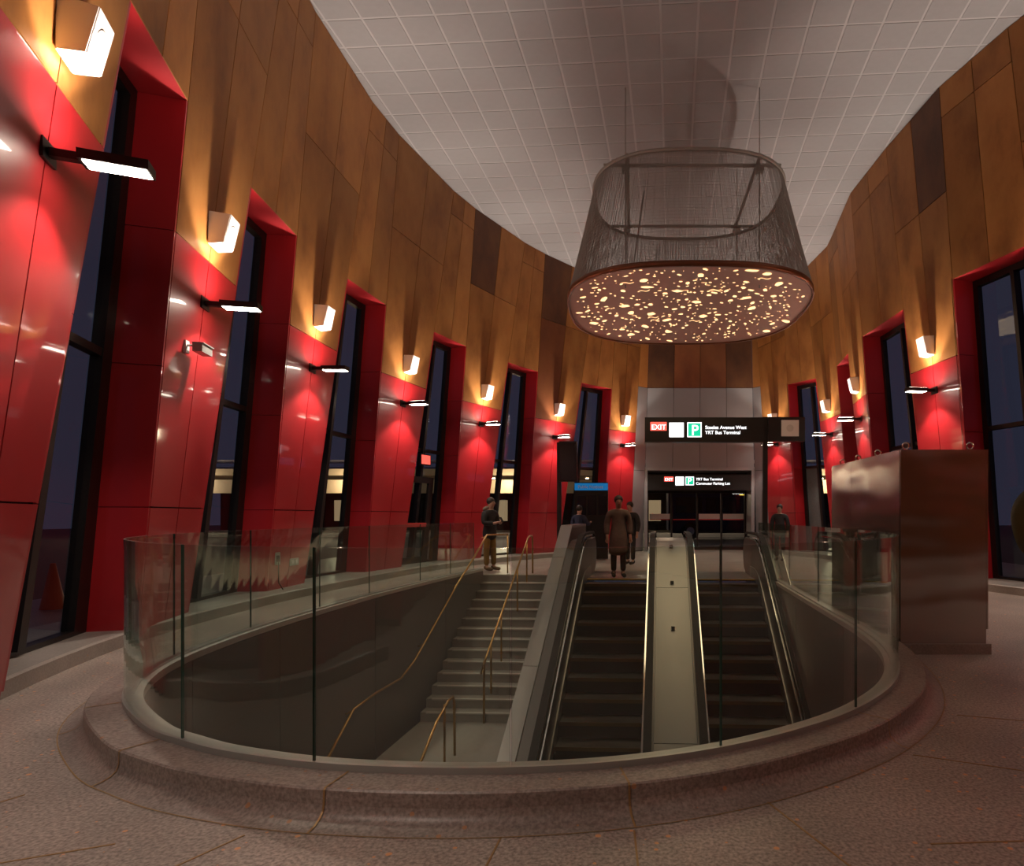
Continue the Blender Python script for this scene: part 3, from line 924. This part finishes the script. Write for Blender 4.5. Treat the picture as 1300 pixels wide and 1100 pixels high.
# ------------------------------------------------------------------ chandelier
CH = Vector((1.09, 13.04, 0)); ZD, ZRG = 5.53, 7.86
ch = tag(empty('chandelier', (CH.x, CH.y, ZD)), 'large copper drum chandelier with glowing cut-outs and hanging chain-mesh skirt', 'chandelier')
def sup(a, rx, ry, n=2.7):
    c, s = math.cos(a), math.sin(a)
    r = (abs(c) ** n + abs(s) ** n) ** (-1 / n)
    return rx * r * c, ry * r * s
NA = 96
ring = [(*sup(2 * PI * k / NA, 1.90, 1.82), ZRG - ZD) for k in range(NA)]
tube('top_ring', ring, .038, 'mesh', ch, 8, True)
RX, RY = 2.42, 2.44
for s in (-1, 1):
    a = 1.24
    tube('cross_bar', [(-1.66, s * a, ZRG - ZD + .03), (1.66, s * a, ZRG - ZD + .03)], .035, 'mesh', ch)
    tube('cross_bar', [(s * a * .98, -1.55, ZRG - ZD + .05), (s * a * .98, 1.55, ZRG - ZD + .05)], .035, 'mesh', ch)
for sx in (-1, 1):
    for sy in (-1, 1):
        x, y = sx * 1.25, sy * 1.28
        box('hanger_block', x - .07, x + .07, y - .07, y + .07, ZRG - ZD - .12, ZRG - ZD - .02, 'mesh', ch)
        tube('suspension_cable', [(x, y, .05), (x, y, ZRG - ZD - .1)], .012, 'mesh', ch, 6)
        tube('ceiling_cable', [(x, y, ZRG - ZD), (x, y, ZCEIL - ZD - .01)], .008, 'mesh', ch, 5)
tube('power_cable', [(-.9, -1.2, 1.9), (-1.15, -1.45, .1)], .014, 'mesh', ch, 5)
# copper rim band, shade
V, Fc = [], []
for k in range(NA):
    x, y = sup(2 * PI * k / NA, RX, RY)
    for f, z in ((1, 0.0), (1.004, .0), (1.004, .10), (.985, .10), (.985, 0)):
        V.append((x * f, y * f, z))
for k in range(NA):
    j = (k + 1) % NA
    for q in range(5): Fc.append((k * 5 + q, j * 5 + q, j * 5 + (q + 1) % 5, k * 5 + (q + 1) % 5))
mesh_obj('rim_band', V, Fc, 'copper_dark', ch, True)
def dish(x, y):
    r = ((abs(x / RX)) ** 2.7 + (abs(y / RY)) ** 2.7) ** (1 / 2.7)
    return .02 + .16 * max(0, 1 - r ** 2) if r > .0 else .18
V, Fc = [], []
rings = [.985, .9, .75, .55, .3, .1]
for f in rings:
    for k in range(NA):
        x, y = sup(2 * PI * k / NA, RX * f, RY * f); V.append((x, y, dish(x, y)))
for a in range(len(rings) - 1):
    for k in range(NA):
        j = (k + 1) % NA; Fc.append((a * NA + k, a * NA + j, (a + 1) * NA + j, (a + 1) * NA + k))
Fc.append(tuple((len(rings) - 1) * NA + k for k in range(NA)))
mesh_obj('copper_shade', V, Fc, 'copper', ch, True)
# irregular cut-outs glowing through the copper
V, Fc = [], []
rnd = random.Random(11)
placed = []
tries = 0
while len(placed) < 400 and tries < 9000:
    tries += 1
    x, y = rnd.uniform(-RX, RX), rnd.uniform(-RY, RY)
    r = ((abs(x / RX)) ** 2.7 + (abs(y / RY)) ** 2.7) ** (1 / 2.7)
    if r > .93: continue
    s = rnd.choice([.012, .016, .02, .024, .03, .035, .045, .06, .095])
    if any((x - a) ** 2 + (y - b) ** 2 < (s + c) ** 2 * 1.9 for a, b, c in placed): continue
    placed.append((x, y, s))
    el = rnd.uniform(1.0, 2.2); an = rnd.uniform(0, PI); m = 9
    b = len(V)
    for k in range(m):
        t = 2 * PI * k / m; q = s * rnd.uniform(.65, 1.15)
        u, v = q * math.cos(t) * el ** .5, q * math.sin(t) / el ** .5
        X = x + u * math.cos(an) - v * math.sin(an); Y = y + u * math.sin(an) + v * math.cos(an)
        V.append((X, Y, dish(X, Y) - .006))
    Fc.append(tuple(range(b, b + m)))
for _ in range(14):      # a few wavy slits
    x, y = rnd.uniform(-1.6, 1.6), rnd.uniform(-1.7, 1.7); an = rnd.uniform(0, 2 * PI); b = len(V); m = 9
    for k in range(m):
        t = k / (m - 1) - .5; u, v = t * .24, .035 * math.sin(t * 8)
        for w in (-.011, .011):
            X = x + u * math.cos(an) - (v + w) * math.sin(an); Y = y + u * math.sin(an) + (v + w) * math.cos(an)
            V.append((X, Y, dish(X, Y) - .008))
    for k in range(m - 1): Fc.append((b + 2 * k, b + 2 * k + 1, b + 2 * k + 3, b + 2 * k + 2))
o = mesh_obj('light_cutouts', V, Fc, 'glow', ch); o['kind'] = 'stuff'
# chain mesh skirt: fine strands from ring to rim
V, Fc = [], []
NSTR = 1050
for k in range(NSTR):
    a = 2 * PI * (k + rnd.uniform(-.3, .3)) / NSTR
    x0, y0 = sup(a, 1.90, 1.82); x1, y1 = sup(a, RX * 1.0, RY * 1.0)
    L = math.hypot(-(y1), x1); tx, ty = -y1 / L, x1 / L
    nx, ny = x1 / L, y1 / L
    m = 6; b = len(V); w = .003
    sg = rnd.uniform(.015, .04)
    for q in range(m):
        t = q / (m - 1)
        s = t - sg * math.sin(t * PI) * 1.0
        X, Y, Z = x0 + (x1 - x0) * s, y0 + (y1 - y0) * s, (ZRG - ZD) * (1 - t) + .08 * t
        V += [(X - tx * w, Y - ty * w, Z), (X + tx * w, Y + ty * w, Z), (X + nx * w * 1.5, Y + ny * w * 1.5, Z)]
    for q in range(m - 1):
        for e in range(3): Fc.append((b + q * 3 + e, b + q * 3 + (e + 1) % 3, b + q * 3 + 3 + (e + 1) % 3, b + q * 3 + 3 + e))
for q in range(1, 34):      # fine horizontal links
    t = q / 34; s = t - .028 * math.sin(t * PI)
    z = (ZRG - ZD) * (1 - t) + .08 * t
    pts = []
    for k in range(NA):
        a = 2 * PI * k / NA
        x0, y0 = sup(a, 1.90, 1.82); x1, y1 = sup(a, RX, RY)
        pts.append((x0 + (x1 - x0) * s, y0 + (y1 - y0) * s, z))
    vv, ff = tube_geo(pts, .003, 3, True); b = len(V); V += [tuple(v) for v in vv]; Fc += [tuple(i + b for i in f) for f in ff]
o = mesh_obj('mesh_skirt', V, Fc, 'mesh', ch); o['kind'] = 'stuff'
# added area lamp just under the copper shade, standing in for the cut-outs' light
Ld = bpy.data.lights.new('cutout_fill_lamp', 'AREA'); Ld.shape = 'DISK'; Ld.size = 3.6; Ld.energy = 45; Ld.color = (1, .72, .45)
lo = bpy.data.objects.new('cutout_fill_lamp', Ld); COL.objects.link(lo); lo.parent = ch; lo.location = (0, 0, -.03)

# ------------------------------------------------------------------ hanging direction sign on its post
SY = 15.8
def sx_(x): return (x - CX) / F * SY
def sz_(y): return H + (CY - y) / F * SY
sg = tag(empty('direction_sign', (sx_(971), SY, 0)), 'long black illuminated exit and parking sign on a tall black post', 'sign')
ox = sx_(971)
box('post', -.06, .06, -.06, .06, 0, sz_(530), 'black', sg)
box('post_base', -.16, .16, -.16, .16, 0, .02, 'black', sg)
box('sign_box', sx_(818.5) - ox, sx_(969) - ox, -.12, .12, sz_(562), sz_(531), 'black', sg)
box('sign_box', sx_(974) - ox, sx_(1020.5) - ox, -.12, .12, sz_(561), sz_(530.5), 'black', sg)
yf = -.124
def plate(x0, x1, y0, y1, mat, name, parent=sg, dy=0):
    return box(name, sx_(x0) - ox, sx_(x1) - ox, yf - .004 - dy, yf - dy + .004, sz_(y1), sz_(y0), mat, parent)
plate(825.5, 846, 537, 547.8, 'sign_red', 'exit_plate')
text_obj('exit_lettering', 'EXIT', .178, 'sign_white', sg, (sx_(826.6) - ox, yf - .006, sz_(546.4)), bold=.008)
plate(849.3, 867.5, 537.8, 556, 'sign_white', 'blank_plate')
plate(872, 890, 537.4, 556, 'sign_white', 'parking_border')
plate(873.2, 888.8, 538.6, 554.8, 'sign_green', 'parking_plate', sg, .003)
text_obj('parking_lettering', 'P', .36, 'sign_white', sg, (sx_(876.8) - ox, yf - .011, sz_(553.4)), bold=.008)
text_obj('sign_lettering', 'Steeles Avenue West', .118, 'sign_white', sg, (sx_(894.5) - ox, yf - .006, sz_(545.8)), bold=.008)
text_obj('sign_lettering', 'YRT Bus Terminal', .118, 'sign_white', sg, (sx_(894.5) - ox, yf - .006, sz_(552.2)), bold=.008)
plate(990.5, 1012.5, 534.5, 555, 'white', 'speaker_plate')
disc('speaker_grille', (sx_(1001.3) - ox, yf - .004, sz_(544.8)), .09, (0, -1, 0), 'grille', sg, 20, .006)

# ------------------------------------------------------------------ portal: recess, header sign, glazed doors
PY = 23.2
def qx(x, Y=PY): return (x - CX) / F * Y
def qz(y, Y=PY): return H + (CY - y) / F * Y
rec = struct(empty('door_1', (0, 0, 0)), 'dark glazed sliding doors in the silver portal')
x0, x1 = .50, 4.36
box('soffit', x0, x1, PY, PY + 1.6, 3.0, 3.1, 'silver', rec)
box('side_jamb', x0 - .12, x0, PY + .23, PY + 1.6, 0, 3.0, 'silver', rec)
box('side_jamb', x1, x1 + .12, PY + .23, PY + 1.6, 0, 3.0, 'silver', rec)
DY = PY + 1.3
for xx in (x0, 1.42, 2.42, 3.36, x1 - .07): box('door_stile', xx, xx + .07, DY, DY + .08, 0, 2.3, 'frame', rec)
box('door_rail', x0, x1, DY + .001, DY + .07, 2.2, 2.34, 'frame', rec)
box('door_rail', x0, x1, DY + .001, DY + .07, 0, .12, 'frame', rec)
box('transom_panel', x0, x1, DY + .002, DY + .06, 2.34, 3.0, 'frame', rec)
xs = [x0 + .07, 1.42, 1.49, 2.42, 2.49, 3.36, 3.43, x1 - .07]
for a, b in zip(xs[::2], xs[1::2]):
    mesh_obj('pane', [(a, DY + .03, .12), (b, DY + .03, .12), (b, DY + .03, 2.2), (a, DY + .03, 2.2)], [(0, 1, 2, 3)], 'pane', rec)
for k, (a, b) in enumerate(zip(xs[::2], xs[1::2])):
    if k != 1:
        box('door_band', a + .03, b - .03, DY + .02, DY + .029, 1.20, 1.40, 'band', rec)
    box('door_band_edge', a + .03, b - .03, DY + .019, DY + .029, 1.16, 1.197, 'bandred', rec)
hs = tag(empty('header_sign', (2.4, PY + .35, 2.28)), 'black lit exit and parking sign above the far doors', 'sign')
hx, hy, hz = hs.location
box('sign_box', .51 - hx, 4.35 - hx, -.08, .08, 0, .58, 'black', hs)
SYH = hy - .08
def pl2(xa, xb, ya, yb, mat, name, dy=0):
    return box(name, qx(xa, SYH) - hx, qx(xb, SYH) - hx, -.088 - dy, -.079 - dy, qz(yb, SYH) - hz, qz(ya, SYH) - hz, mat, hs)
pl2(843.2, 855, 605.5, 611.5, 'sign_red', 'exit_plate')
text_obj('exit_lettering', 'EXIT', .148, 'sign_white', hs, (qx(844.0, SYH) - hx, -.090, qz(610.7, SYH) - hz), bold=.008)
pl2(857.5, 868.2, 605.5, 616.5, 'sign_white', 'blank_plate')
pl2(870.2, 881, 605.5, 616.3, 'sign_white', 'parking_border')
pl2(871, 880.2, 606.3, 615.5, 'sign_green', 'parking_plate', .003)
text_obj('parking_lettering', 'P', .32, 'sign_white', hs, (qx(872.6, SYH) - hx, -.095, qz(614.6, SYH) - hz), bold=.008)
text_obj('sign_lettering', 'YRT Bus Terminal', .135, 'sign_white', hs, (qx(883.5, SYH) - hx, -.082, qz(610.2, SYH) - hz), bold=.008)
text_obj('sign_lettering', 'Commuter Parking Lot', .135, 'sign_white', hs, (qx(883.5, SYH) - hx, -.082, qz(615.6, SYH) - hz), bold=.008)

# ------------------------------------------------------------------ door in the fourth window of the left wall
wi = [i for i, w in win_info if i == 13][0]
D4 = DEPTH - .13
def wbox(name, i, t0, t1, z0, z1, d0, d1, mat, parent):
    q = [wp(i, t0, z0, d0), wp(i, t1, z0, d0), wp(i, t1, z0, d1), wp(i, t0, z0, d1), wp(i, t0, z1, d0), wp(i, t1, z1, d0), wp(i, t1, z1, d1), wp(i, t0, z1, d1)]
    return mesh_obj(name, q, BOXF, mat, parent)
d2 = struct(empty('door_2'), 'dark framed exit door in the red reveal')
wbox('door_stile', wi, .12, .19, .1, 2.3, D4, D4 + .06, 'frame', d2); wbox('door_stile', wi, .62, .72, .1, 2.3, D4, D4 + .06, 'frame', d2)
wbox('door_rail', wi, .19, .62, 2.15, 2.3, D4, D4 + .06, 'frame', d2); wbox('door_rail', wi, .19, .62, .1, .3, D4, D4 + .06, 'frame', d2)
wbox('push_bar', wi, .2, .61, 1.05, 1.15, D4 - .05, D4, 'bandred', d2)
mesh_obj('pane', [wp(wi, .19, .3, D4 + .03), wp(wi, .62, .3, D4 + .03), wp(wi, .62, 2.15, D4 + .03), wp(wi, .19, 2.15, D4 + .03)], [(0, 1, 2, 3)], 'pane', d2)
ex = tag(empty('exit_sign', wp(wi, .42, 2.72, .3)), 'small lit red exit sign above the side door', 'sign')
eo = Vector(ex.location)
d = (P2[wi + 1] - P2[wi]).normalized(); ex.rotation_euler = (0, 0, math.atan2(d.y, d.x))
box('housing', -.2, .2, -.03, .03, -.14, .14, 'black', ex)
box('lit_face', -.17, .17, -.036, -.031, -.11, .11, 'sign_red', ex)
tube('mount', [(0, 0, .14), (0, 0, .3)], .015, 'black', ex)

# ------------------------------------------------------------------ small fittings on the left wall
i2, i3 = left_p[1], left_p[2]
p = wp(i2, .28, 3.22); d = P2[i2 + 1] - P2[i2]
cm = tag(empty('security_camera', p, math.atan2(d.y, d.x)), 'small grey security camera on second red pier from the left', 'camera')
box('wall_mount', -.04, .04, -.03, 0, -.06, .08, 'grille', cm)
tube('arm', [(0, -.02, .03), (0, -.12, .03)], .014, 'grille', cm)
box('body', -.06, .20, -.20, -.10, -.045, .05, 'shoe', cm)
box('sunshield', -.05, .22, -.21, -.09, .05, .062, 'shoe', cm)
disc('lens', (.20, -.15, 0), .028, (1, 0, 0), 'black', cm, 14, .008)
p = wp(i3, .16, .66); d = P2[i3 + 1] - P2[i3]
wo = tag(empty('wall_outlet', p, math.atan2(d.y, d.x)), 'grey outlet plate with dangling cable at foot of third red pier', 'outlet', 'outlet plates on the third pier')
box('plate', -.07, .07, -.012, 0, -.12, .08, 'shoe', wo); box('socket', -.04, .04, -.02, -.012, -.07, .03, 'black', wo)
tube('cable', [(0, -.02, -.05), (-.05, -.05, -.2), (-.06, -.06, -.4), (.0, -.10, -.53), (.15, -.12, -.55), (.35, -.1, -.53)], .008, 'rubber', wo, 6)
p = wp(i3, .62, .55)
wo = tag(empty('wall_outlet', p, math.atan2(d.y, d.x)), 'low double outlet plate at right foot of third red pier', 'outlet', 'outlet plates on the third pier')
box('plate', -.14, .14, -.012, 0, -.06, .06, 'shoe', wo)
for s in (-.06, .06): box('socket', s - .035, s + .035, -.018, -.012, -.03, .03, 'grille', wo)

# dark information screen on a post, notice kiosk, help point
Ys = 18.0
def at(x, y, Y): return Vector(((x - CX) / F * Y, Y, H + (CY - y) / F * Y))
a = at(710, 655, Ys)
isn = tag(empty('information_screen', (a.x, Ys, 0)), 'tall dark information screen on a black post before the sixth window', 'screen')
box('post', -.06, .06, -.06, .06, 0, at(0, 562, Ys).z, 'black', isn)
box('screen_case', .0, at(733, 0, Ys).x - a.x, -.10, .02, at(0, 612, Ys).z, at(0, 561, Ys).z, 'black', isn)
box('screen_face', .03, at(733, 0, Ys).x - a.x - .03, -.104, -.099, at(0, 610, Ys).z, at(0, 563, Ys).z, 'screen', isn)
Yk = 19.2
a = at(751, 655, Yk)
ks = tag(empty('notice_kiosk', (a.x, Yk, 0)), 'dark notice kiosk with lit blue header beside the silver portal', 'kiosk')
w = at(772, 0, Yk).x - a.x
box('case', -w, w, -.12, .12, 0.02, at(0, 613, Yk).z, 'black', ks)
box('header', -w, w, -.135, -.12, at(0, 623, Yk).z, at(0, 614, Yk).z, 'sign_blue', ks)
text_obj('header_lettering', 'Public Notices', .13, 'band', ks, (-w + .1, -.138, at(0, 620.5, Yk).z), bold=.01)
for q in range(3): box('notice_sheet', -w + .08 + q * .32, -w + .34 + q * .32, -.126, -.12, 1.35, 1.95, 'screen', ks)
Yh = 20.6
a = at(793, 655, Yh)
hp_ = tag(empty('help_point', (a.x, Yh, 0)), 'pale grey help point box on a slim post by the portal', 'help point')
box('post', -.05, .05, -.04, .04, 0, .85, 'grille', hp_); box('case', -.22, .22, -.1, .1, .8, at(0, 648, Yh).z, 'white', hp_)
box('panel', -.12, .16, -.108, -.1, 1.0, 1.35, 'grille', hp_)

# ------------------------------------------------------------------ people
def skin_mesh(name, verts, edges, radii, mat, parent=None, root=0, sub=2):
    me = bpy.data.meshes.new(name); me.from_pydata(verts, edges, []); me.materials.append(M[mat])
    o = bpy.data.objects.new(name, me); COL.objects.link(o)
    if parent: o.parent = parent
    o.modifiers.new('skin', 'SKIN')
    lay = me.skin_vertices[0] if me.skin_vertices else None
    if lay is None:
        bm = bmesh.new(); bm.from_mesh(me); bm.verts.layers.skin.verify(); bm.to_mesh(me); bm.free(); lay = me.skin_vertices[0]
    for k, r in enumerate(radii):
        lay.data[k].radius = (r, r) if not isinstance(r, tuple) else r
        lay.data[k].use_root = (k == root)
    s = o.modifiers.new('smooth', 'SUBSURF'); s.levels = sub; s.render_levels = sub
    o.modifiers['skin'].use_smooth_shade = True
    return o
def chain(spec):
    """spec: list of (points, radii, attach index or None) -> verts, edges, radii"""
    V, E, R = [], [], []
    for pts, rad, att in spec:
        b = len(V); V += [tuple(p) for p in pts]; R += list(rad)
        for k in range(len(pts) - 1): E.append((b + k, b + k + 1))
        if att is not None: E.append((att, b))
    return V, E, R
def ellip(name, c, r, mat, parent, rot=(0, 0, 0), seg=16):
    bm = bmesh.new(); bmesh.ops.create_uvsphere(bm, u_segments=seg, v_segments=seg // 2 + 2, radius=1)
    me = bpy.data.meshes.new(name); bm.to_mesh(me); bm.free(); me.materials.append(M[mat])
    for p in me.polygons: p.use_smooth = True
    o = bpy.data.objects.new(name, me); COL.objects.link(o); o.parent = parent
    o.location = c; o.scale = r; o.rotation_euler = rot
    return o
def person(label, loc, rz, coat, trousers, shoes, hood=None, pose='phone', coat_len=.72, height=1.75):
    """faces local -Y; z up"""
    k = height / 1.75
    lean = -.03
    hd = Vector((0, -.05, 1.60))
    if pose == 'phone':
        arms = [[(s * .19, 0, 1.40), (s * .25, -.02, 1.14), (s * .10, -.24, 1.14), (s * .045, -.30, 1.17)] for s in (-1, 1)]
    elif pose == 'reach':
        arms = [[(-.19, 0, 1.40), (-.25, -.12, 1.15), (-.16, -.36, 1.2), (-.14, -.43, 1.22)], [(.19, 0, 1.40), (.25, .02, 1.13), (.25, -.06, .88), (.25, -.08, .80)]]
    else:
        arms = [[(s * .19, 0, 1.40), (s * .25, .02, 1.13), (s * .25, -.06, .88), (s * .25, -.08, .80)] for s in (-1, 1)]
    legs = [[(s * .09, 0, .88), (s * .10, -.02 * s, .48), (s * .10, .02 - .05 * (s > 0), .09), (s * .11, -.13 - .05 * (s > 0), .04)] for s in (-1, 1)]
    spec = [([(0, 0, .92), (0, .01, 1.10), (0, .01, 1.28), (0, 0, 1.40), (0, -.005, 1.47), hd - Vector((0, -.01, .03)), hd + Vector((0, 0, .06)), hd + Vector((0, .01, .12))],
             [(.14, .10), (.13, .09), (.15, .10), (.13, .09), .055, (.075, .09), (.082, .098), .055], None)]
    V, E, R = chain(spec)
    for a in arms:
        b = len(V); V += a; R += [.055, .042, .034, .030]; E += [(3, b), (b, b + 1), (b + 1, b + 2), (b + 2, b + 3)]
        dirv = (Vector(a[3]) - Vector(a[2])).normalized()
        side = dirv.cross(Vector((0, 0, 1))); side = side.normalized() if side.length > .1 else Vector((1, 0, 0))
        hand = Vector(a[3]); sgn = 1 if a[0][0] > 0 else -1
        for f, (o_, ln) in enumerate(((-.024, .065), (-.008, .075), (.008, .072), (.024, .058))):
            b2 = len(V); p0 = hand + side * o_ + dirv * .025
            V += [p0, p0 + dirv * ln * .55, p0 + dirv * ln * .85 + Vector((0, 0, .02))]; R += [.009, .0085, .007]
            E += [(b + 3, b2), (b2, b2 + 1), (b2 + 1, b2 + 2)]
        b2 = len(V); p0 = hand - side * sgn * .03 + dirv * .0
        V += [p0, p0 - side * sgn * .015 + dirv * .035]; R += [.011, .009]; E += [(b + 3, b2), (b2, b2 + 1)]
    for l in legs:
        b = len(V); V += l; R += [.08, .055, .04, .035]; E += [(0, b), (b, b + 1), (b + 1, b + 2), (b + 2, b + 3)]
    V = [tuple(Vector(v) * k) for v in V]
    body = skin_mesh('person', V, E, [tuple(c * k for c in r) if isinstance(r, tuple) else r * k for r in R], 'skin')
    body.location = loc; body.rotation_euler = (0, 0, rz); tag(body, label, 'person')
    # coat: torso and sleeves over the body
    cv = [(0, 0, 1.46), (0, 0, 1.38), (0, .01, 1.2), (0, .01, 1.0), (0, .0, coat_len)]
    cr = [(.075, .07), (.155, .105), (.17, .125), (.195, .145), (.24, .18)]
    if coat_len < .6:      # long coat keeps its width down to the hem
        cv = cv[:4] + [(0, 0, .8), (0, 0, .62), (0, 0, coat_len)]; cr = cr[:4] + [(.22, .165), (.23, .17), (.25, .185)]
    ce = [(q, q + 1) for q in range(len(cv) - 1)]
    for a in arms:
        b = len(cv); cv += [a[0], a[1], tuple(Vector(a[1]).lerp(Vector(a[2]), .92))]; cr += [.085, .075, .058]; ce += [(1, b), (b, b + 1), (b + 1, b + 2)]
    skin_mesh('coat', [tuple(Vector(v) * k) for v in cv], ce, [tuple(c * k for c in r) if isinstance(r, tuple) else r * k for r in cr], coat, body, 2)
    tv_, te, tr = [(0, 0, .93)], [], [(.11, .085)]
    for l in legs:
        b = len(tv_); m = Vector(l[2]); tv_ += [l[0], l[1], (m.x, m.y, .12)]; tr += [.086, .074, .064]; te += [(0, b), (b, b + 1), (b + 1, b + 2)]
    skin_mesh('trousers', [tuple(Vector(v) * k) for v in tv_], te, [tuple(c * k for c in r) if isinstance(r, tuple) else r * k for r in tr], trousers, body)
    for l in legs:
        a, f = Vector(l[2]), Vector(l[3])
        skin_mesh('shoe', [tuple(Vector((a.x, a.y + .03, .13)) * k), tuple(Vector((a.x, a.y + .03, .055)) * k), tuple(Vector((f.x, f.y, .048)) * k), tuple(Vector((f.x, f.y - .05, .042)) * k)],
                  [(0, 1), (1, 2), (2, 3)], [.055 * k, .052 * k, .046 * k, .036 * k], shoes, body)
    ellip('hair', hd * k + Vector((0, .03, .07)) * k, (.098 * k, .105 * k, .10 * k), 'hair', body)
    for s in (-1, 1):
        ellip('eye', (hd + Vector((s * .032, -.088, .045))) * k, (.009, .006, .007), 'hair', body, seg=8)
    ellip('nose', (hd + Vector((0, -.10, .015))) * k, (.012, .018, .022), 'skin', body, seg=8)
    ellip('mouth', (hd + Vector((0, -.088, -.03))) * k, (.024, .007, .006), 'bandred', body, seg=8)
    if hood:
        hv = [(math.cos(t) * .125, .055 - .03 * math.sin(t), 1.475 + .035 * math.sin(t)) for t in [PI * q / 8 for q in range(-1, 10)]]
        tube('hood_fur', [Vector(v) * k for v in hv], .05 * k, hood, body, 8)
    return body
f0 = px(622, 724.7, z=0)
ps = person('person in black puffer coat and mustard trousers looking at a phone', (f0.x, f0.y, 0), math.radians(62), 'coat_black', 'mustard', 'boots', 'fur', 'phone', .70, 1.76)
ph = tag(box('phone', -.035, .035, -.006, .006, -.07, .07, 'black'), 'small phone held in the hands of the person in black', 'phone')
fwd = Vector((math.sin(math.radians(62)), -math.cos(math.radians(62)), 0))
ph.location = Vector((f0.x, f0.y, 1.235)) + fwd * .36; ph.rotation_euler = (-.6, 0, math.radians(62))
box('screen', -.031, .031, .0062, .0075, -.064, .064, 'phone', ph)
e1 = loc2w(-.95, 13.5)
person('person in long taupe coat stepping onto the left escalator', (e1.x, e1.y, .012), math.radians(8), 'coat_taupe', 'cloth_dark', 'cloth_dark', None, 'stand', .45, 1.74)
person('person in dark jacket standing near the help point', (-.10, 17.2, 0), math.radians(-30), 'coat_black', 'cloth_dark', 'cloth_dark', None, 'stand', .75, 1.7)
person('person in navy jacket standing at the notice kiosk', (-1.62, 18.5, 0), math.radians(150), 'coat_navy', 'cloth_dark', 'cloth_dark', None, 'reach', .72, 1.62)
person('person in dark coat walking by the right wall', (4.3, 18.6, 0), math.radians(-25), 'coat_black', 'cloth_dark', 'cloth_dark', None, 'stand', .75, 1.66)

# ------------------------------------------------------------------ outside: bus terminal canopy, bus, boulder, stand-in for a reflected cone
cn = tag(empty('bus_canopy', (-8, 44, 0)), 'long lit canopy of the bus terminal seen outside through the far windows', 'canopy')
box('roof_slab', -26, 26, -4, 8, 3.9, 4.3, 'canopy', cn)
box('soffit_edge', -26, 26, -4.2, -4, 2.75, 3.6, 'canopy', cn)
box('upper_fascia', -26, 26, -3.0, -2.8, 4.32, 4.5, 'band', cn)
box('upper_fascia', -26, 26, -3.0, -2.8, 4.75, 4.95, 'band', cn)
for k in range(9): tube('column', [(-22 + k * 5.5, 0, 0), (-22 + k * 5.5, 0, 3.9)], .22, 'band', cn, 12)
box('rear_wall', -26, 26, 7.8, 8, 0, 3.9, 'cloth_dark', cn)
for k in range(12): box('shop_window', -25 + k * 4.2, -23.4 + k * 4.2, 7.7, 7.8, .9, 2.6, 'shop', cn)
box('platform', -26, 26, -3.5, 7.8, -.05, .15, 'snow', cn)
for k in range(16):
    x = -24 + k * 3.2
    dsc = disc('downlight', (x, -1.0, 3.88), .10, (0, 0, -1), 'dot', cn, 12, .02)
    disc('fascia_light', (x + 1, -4.21, 3.2), .05, (0, -1, 0), 'dot', cn, 10, .02)
for k in range(5):
    L = bpy.data.lights.new('canopy_lamp', 'POINT'); L.energy = 220; L.color = (1, .78, .5); L.shadow_soft_size = .3
    o = bpy.data.objects.new('canopy_lamp', L); COL.objects.link(o); o.parent = cn; o.location = (-20 + k * 10, -5.2, 3.4)
bu = tag(empty('bus', (5.5, 36, 0)), 'dark bus with amber route display outside the far doors', 'bus')
V = [(-3.6, -1.3, .35), (3.6, -1.3, .35), (3.6, 1.3, .35), (-3.6, 1.3, .35), (-3.6, -1.3, 3.0), (3.6, -1.3, 3.0), (3.6, 1.3, 3.0), (-3.6, 1.3, 3.0)]
b = mesh_obj('body', V, BOXF, 'coat_navy', bu)
bm = bmesh.new(); bm.from_mesh(b.data); bmesh.ops.bevel(bm, geom=bm.edges[:], offset=.18, segments=3, affect='EDGES'); bm.to_mesh(b.data); bm.free()
for k in range(4): box('side_window', -3.2 + k * 1.65, -1.75 + k * 1.65, -1.32, -1.3, 1.5, 2.35, 'screen', bu)
box('route_display', -.6, 1.4, -1.33, -1.3, 2.45, 2.8, 'black', bu)
text_obj('route_lettering', '0085', .30, 'pale_led', bu, (-.1, -1.334, 2.5), bold=.01)
box('display_line', .3, 1.0, -1.335, -1.33, 2.46, 2.49, 'amber', bu)
for x in (-2.4, 2.4):
    wv = disc('wheel', (x, -1.32, .48), .48, (0, 1, 0), 'rubber', bu, 24, .28); disc('hub', (x, -1.325, .48), .22, (0, 1, 0), 'grille', wv, 16, .01)
bl = tag(empty('boulder', (11.6, 16.5, -.05)), 'big rounded ochre boulder outside the right window', 'boulder')
bm = bmesh.new(); bmesh.ops.create_icosphere(bm, subdivisions=4, radius=1)
rr = random.Random(3)
from mathutils import noise as mnoise
for v in bm.verts:
    f = 1 + .12 * mnoise.noise(v.co * 1.3); v.co = Vector((v.co.x * 1.5 * f, v.co.y * 1.3 * f, max(-.9, v.co.z) * 1.45 * f + 1.25))
me = bpy.data.meshes.new('stone'); bm.to_mesh(me); bm.free(); me.materials.append(M['ochre'])
for p in me.polygons: p.use_smooth = True
o = bpy.data.objects.new('stone', me); COL.objects.link(o); o.parent = bl
tc_ = tag(empty('reflected_cone', (-8.3, 9.0, -.05)), 'orange cone standing in for a reflection in the first left window', 'cone')  # solid cone behind the glass, added in place of a ghost reflection
V, Fc = [], []
for z, r in ((.04, .15), (.7, .03)):
    for k in range(16): V.append((r * math.cos(2 * PI * k / 16), r * math.sin(2 * PI * k / 16), z))
Fc = [(k, (k + 1) % 16, 16 + (k + 1) % 16, 16 + k) for k in range(16)] + [tuple(range(16, 32))]
mesh_obj('cone_body', V, Fc, 'orange', tc_, True); box('cone_base', -.2, .2, -.2, .2, 0, .04, 'rubber', tc_)
